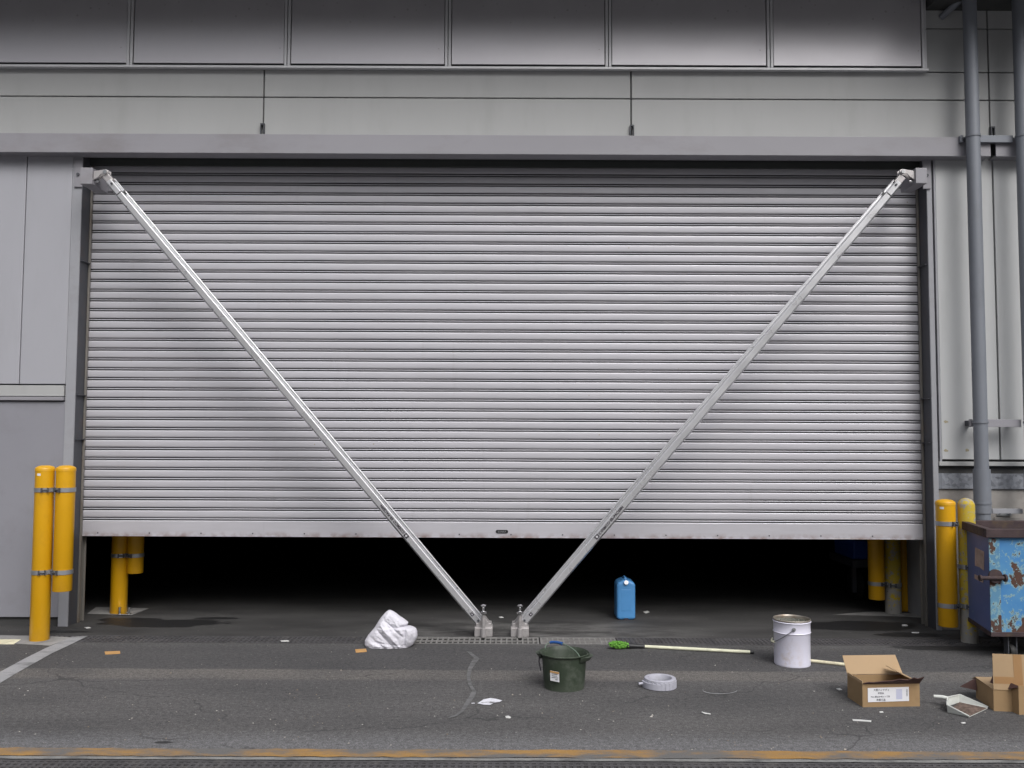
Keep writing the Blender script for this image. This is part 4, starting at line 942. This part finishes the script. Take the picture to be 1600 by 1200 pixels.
b = MB(); b.slab([on_front(la, z0), on_front(lb, z0+.004), on_front(lb, z1+.004), on_front(la, z1)], .0008); lb_o = b.build('label', M['white'], t)
M['print'] = pmat('grey_print', (.13,.13,.15), .7); M['printb'] = pmat('pale_blue_print', (.45,.47,.66), .7)
for s_, a_, zc, sz in (('大型ハンドディ', .148*.55+.035, .095, .014), ('半田糸', .112, .076, .013), ('No.5 直径20×枚レンズ類', .108, .057, .0105), ('京都食品', .112, .037, .014)):
    text_part('label_print', s_, on_front(a_+.0, zc)-v*.0012, u, (0,0,1), sz, M['print'], lb_o, 'CENTER', .0003, .0003)
b = MB()
for k in range(9): zc = .098-.0066*k; b.slab([on_front(.206, zc)-v*.0012, on_front(.243, zc)-v*.0012, on_front(.243, zc+.004)-v*.0012, on_front(.206, zc+.004)-v*.0012], .0003)
b.build('label_table', M['printb'], lb_o)
b = MB()
for k in range(14): zc = .101-.003*k; wv = .0008+.0012*((k*7) % 3)/2; b.slab([on_front(.268, zc)-v*.0012, on_front(.277, zc)-v*.0012, on_front(.277, zc+wv)-v*.0012, on_front(.268, zc+wv)-v*.0012], .0003)
b.build('barcode', M['print'], lb_o)
q = G(1553, 1111)
bx2 = carton(q, q+Vector((.35, -.044, 0)), .27, .124, 'open cardboard box with tall flap and brown tape beside dustpan', [('F', 95, .205, 1, 1, 0), ('L', 176, .15, 1, 1, 0), ('B', -20, .08, 1, 1, .05)])
t, FL, u, v, wd, h = bx2
Zv = Vector((0,0,1)); fd = -v*math.cos(R(95))+Zv*math.sin(R(95)); base = FL+Zv*(h+.001)
b = MB(); nf = u.cross(fd).normalized()
if nf.dot(v) > 0: nf = -nf
for cc_, hu, hv in ((u*.142+fd*.104, .024, .10), (u*.062+fd*.055, .055, .020)): b.obox(base+cc_+nf*(.0046 if hv > .05 else .0042), u*hu, fd*hv, nf*.0003)
b.build('packing_tape', M['tape'], t)
p0 = FL+v*.268+Zv*.122; p1 = FL+v*.24-u*.004+Zv*.052; dd = p0-CAM
p2 = FL+v*.30-u*.085+Zv*.058
b = MB(); b.slab([p0, p1, p2], .004); b.build('torn_flap', M['maroon'], t)
bx3 = carton(G(1592.5, 1117), G(1690, 1113), .22, .165, 'cardboard box mostly cut off by the right picture edge', [('L', -62, .10, .15, 1, .04)])

# ------------------------------------------------------------------ dustpan
def dustpan():
    B1, B2, M1, M2 = G(1481, 1113), G(1499, 1098.5), G(1515, 1121), G(1543, 1108)
    c = (B1+B2+M1+M2)/4; t = thing('dustpan', 'white plastic dustpan full of dirt lying beside the cardboard boxes', 'dustpan', c)
    Z = Vector((0,0,1)); out_ = ((B1+B2)/2-(M1+M2)/2).normalized(); hb, hm = .052, .010
    def up(p, z, o=0): return Vector((p.x, p.y, z))+out_*o
    sd = (B2-B1).normalized()
    b = MB(); b.slab([up(B1,.003), up(M1,.002), up(M2,.002), up(B2,.003)], .003)
    b.slab([up(B1,.003)-sd*.004, up(M1,.002)-sd*.004, up(M1,hm)-sd*.012, up(B1,hb*.9)-sd*.016], .003)
    b.slab([up(B2,.003)+sd*.004, up(M2,.002)+sd*.004, up(M2,hm)+sd*.012, up(B2,hb*.9)+sd*.016], .003)
    mbk = (B1+B2)/2
    b.slab([up(B1,.003)-sd*.004, up(mbk,.003,.028), up(mbk,hb,.036), up(B1,hb*.9)-sd*.016], .003)
    b.slab([up(B2,.003)+sd*.004, up(mbk,.003,.028), up(mbk,hb,.036), up(B2,hb*.9)+sd*.016], .003)
    b.build('pan', M['panw'], t, .0015)
    b = MB()
    rimp = [up(M1,hm)-sd*.012, up(B1,hb*.9)-sd*.016, up(mbk,hb,.036), up(B2,hb*.9)+sd*.016, up(M2,hm)+sd*.012]; b.tube(rimp, .0045, 8); b.build('rim', M['panw'], t)
    he = G(1459, 1088, .05); hs_ = up(mbk, hb-.006, .03); b = MB(); b.tube([hs_, (hs_*.6+he*.4)+Z*.004, he], lambda q: .012-.002*q, 12); b.build('pan_handle', M['panw'], t)
    b = MB(); n = 14; P = []; rr = random.Random(4)
    for i in range(n+1):
        for j in range(n+1):
            s0, s1 = i/n, j/n; p = (B1*(1-s1)+B2*s1)*(1-s0)+(M1*(1-s1)+M2*s1)*s0
            edge = min(s0, 1-s0, s1, 1-s1); P.append(up(p, .0062+min(edge*5, 1)*(.007+rr.uniform(0, .006))*(1-.5*s0)))
    m = n+1; b.add(P, [(i*m+j, (i+1)*m+j, (i+1)*m+j+1, i*m+j+1) for i in range(n) for j in range(n)], True); b.build('dirt', M['dirt'], t)['kind'] = 'stuff'
dustpan()

# ------------------------------------------------------------------ grey ring coil
def ring():
    c = G(1031.5, 1073.5); s_ = (c.y+CAM_D)/F; r = 24.5*s_; h = 14.5*s_
    t = thing('hose_ring', 'squat grey ribbed plastic ring lying on the asphalt', 'plastic ring', (c.x, c.y, 0))
    def rib(a, rr_, z):
        return (rr_*(1+.018*(1 if math.sin(a*22) > 0 else -1)) if rr_ > r*.99 and .02*h < z < h*.8 else rr_), z
    b = MB(); b.lathe([(r*.72,.003),(r*.99,.003),(r*1.0,h*.06),(r*1.0,h*.70),(r*1.0,h*.78),(r*.985,h*.80),(r*.98,h*.95),(r*.95,h),(r*.74,h),(r*.71,h*.93),(r*.70,.01)], (c.x, c.y, 0), 176, closed=True, xy=rib); b.build('ring_body', M['hose'], t)
    b = MB(); P = []
    for k in range(14):
        a = R(172)+R(100)*k/13; 
        ro = r*(1.13-.13*k/13)
        for rr_, z in ((r*.97, .004), (ro, .004), (ro, h*.66), (r*.97, h*.69)): P.append((c.x+math.cos(a)*rr_, c.y+math.sin(a)*rr_, z))
    b.add(P, [(k*4+j, (k+1)*4+j, (k+1)*4+(j+1) % 4, k*4+(j+1) % 4) for k in range(13) for j in range(4)], True); b.add(P[:4], [(0,1,2,3)]); b.build('loose_end', M['hose'], t)
    q = Vector((c.x-r*1.10, c.y-r*.15, h*.45)); b = MB(); b.cyl(q, q+Vector((-.028, -.004, -.002)), .008, n=12); b.build('tab', M['hose'], t)
    b = MB(); b.lathe([(0.001,.006),(r*.69,.006)], (c.x, c.y, 0), 40); b.build('inner_floor', pmat('pale_green_dust', (.23,.25,.2), .8, 0, .2, 12), t)
ring()

# ------------------------------------------------------------------ cart in the dark
p = G(1349, 944); t = thing('hand_cart', 'dim hand cart with dark wheel and blue tub behind hanging post', 'cart', p)
b = MB(); b.lathe([(.03,-.04),(.13,-.04),(.15,-.03),(.15,.03),(.13,.04),(.03,.04)], (0,0,0), 28, closed=True)
for k in range(len(b.v)): q = b.v[k]; b.v[k] = Vector((p.x+q.z+.02, p.y+q.x+.25, .15+q.y))
b.build('wheel', M['rubber'], t)
z1, z2 = zz(875, p.y+.1), zz(850, p.y+.1)
b = MB(); b.box(p.x-.08, p.x+.35, p.y+.05, p.y+.7, z1-.05, z1+.02); b.box(p.x-.08, p.x-.04, p.y+.05, p.y+.09, .1, z1-.05); b.build('cart_frame', M['web'], t, .004)
b = MB(); b.box(p.x-.06, p.x+.33, p.y+.07, p.y+.6, z1+.021, z2+.05); b.build('tub', pmat('dark_blue_tub', (.02,.07,.35), .5), t, .015)

# ------------------------------------------------------------------ litter
def scrap(name, pts, mat, label, cat, h=.003, lift=.005):
    P = [Vector((*G(*q).xy, lift)) for q in pts]; b = MB(); b.slab(P, h); o = b.build(name, mat); zmin = min(v.co.z for v in o.data.vertices)
    return tag(o, label, cat, 'scraps lying on the ground')
scrap('cardboard_scrap', [(163.5,1019),(187.5,1018),(187.8,1021.5),(164.5,1022.8)], M['tan'], 'orange brown cardboard scrap on the asphalt right of the white line', 'scrap', .006)
scrap('cardboard_scrap', [(555,1015.5),(572,1014.5),(573,1018.5),(556,1020)], M['tan'], 'brown cardboard scrap tucked against the white sack', 'scrap', .006)
scrap('paper_scrap', [(1332,1125.2),(1345,1125.6),(1361.5,1127),(1361,1128.8),(1345,1127.6),(1333,1127)], M['paper'], 'long white paper strip in front of the labelled cardboard box', 'scrap')
scrap('paper_scrap', [(1096.5,1114),(1102,1115.5),(1110.5,1117),(1110,1118),(1101,1116.8),(1096.5,1115)], M['paper'], 'thin white strip on asphalt below the faint ring mark', 'scrap')
scrap('paper_scrap', [(789.5,1120),(794,1119.5),(798.5,1121.5),(797,1123.2),(790.5,1122.6)], M['paper'], 'small white paper scrap below the paint splash', 'scrap')
scrap('paper_scrap', [(1306.5,1077),(1312,1076.2),(1316,1078.6),(1311,1079.2)], M['paper'], 'white scrap left of the labelled cardboard box', 'scrap')
scrap('paper_scrap', [(1409,977),(1417,976.5),(1418.5,978.4),(1410,978.8)], M['paper'], 'white scrap on the wet floor inside the right doorway', 'scrap')
scrap('paper_scrap', [(1424,988.4),(1436,988.4),(1436,989.7),(1425,989.9)], M['paper'], 'thin white scrap beside the right door post foot', 'scrap')
scrap('paper_scrap', [(132,981.2),(138,980.6),(142,981.6),(136,982.6)], M['paper'], 'white scrap on wet ground beside the left door post foot', 'scrap')
scrap('paper_scrap', [(438,1002),(450,1001.6),(452,1003.2),(440,1003.6)], M['paper'], 'white scrap on the drain left of the sack', 'scrap', lift=.007)
scrap('paper_scrap', [(779,964.6),(784,964),(787,965.4),(782,966.2)], M['paper'], 'white scrap on the floor between the brace feet', 'scrap')
scrap('paper_scrap', [(1005,956.6),(1012,955),(1015,957),(1009,959)], M['paper'], 'pale scrap on the floor right of the blue jerry can', 'scrap')
scrap('paper_scrap', [(1374,1113),(1379,1112.6),(1380.5,1114),(1375,1114.4)], M['paper'], 'tiny white scrap under the front of the labelled box', 'scrap')
scrap('paper_scrap', [(1501,1129.8),(1508,1129.6),(1509,1131),(1503,1131.4)], M['paper'], 'small white scrap in front of the dustpan', 'scrap')
b = MB(); rr = random.Random(21)       # uncountable grit and crumbs
for k in range(330):
    px, py = rr.uniform(0, 1600), 962+(rr.random()**.7)*215
    if py < 1008 and rr.random() < .6: continue
    if Y_DR0-.03 < G(px, py).y < Y_DR1+.03: continue
    p = G(px, py); s_ = rr.uniform(.0015, .0055)*(1.6 if rr.random() < .06 else 1); a = rr.uniform(0, 6.28)
    P = [(p.x+math.cos(a+q)*s_*rr.uniform(.6, 1.5), p.y+math.sin(a+q)*s_*rr.uniform(.6, 1.5), 0) for q in (0, 1.7, 3.1, 4.6)]
    b.add([(x, y, .001) for x, y, z in P]+[(p.x, p.y, .001+s_*.8)], [(0,1,4),(1,2,4),(2,3,4),(3,0,4)])
t_ = NT('pale_grit'); vc = t_.noise(3, 2); M['grit'] = t_.out(t_.mix(t_.rng(vc, .4, .6), (.42,.40,.37), (.20,.16,.12)), .9)
o = b.build('grit', M['grit'], loc=(0,0,0)); o['kind'] = 'stuff'; o['label'] = 'pale crumbs and grit scattered over the asphalt'
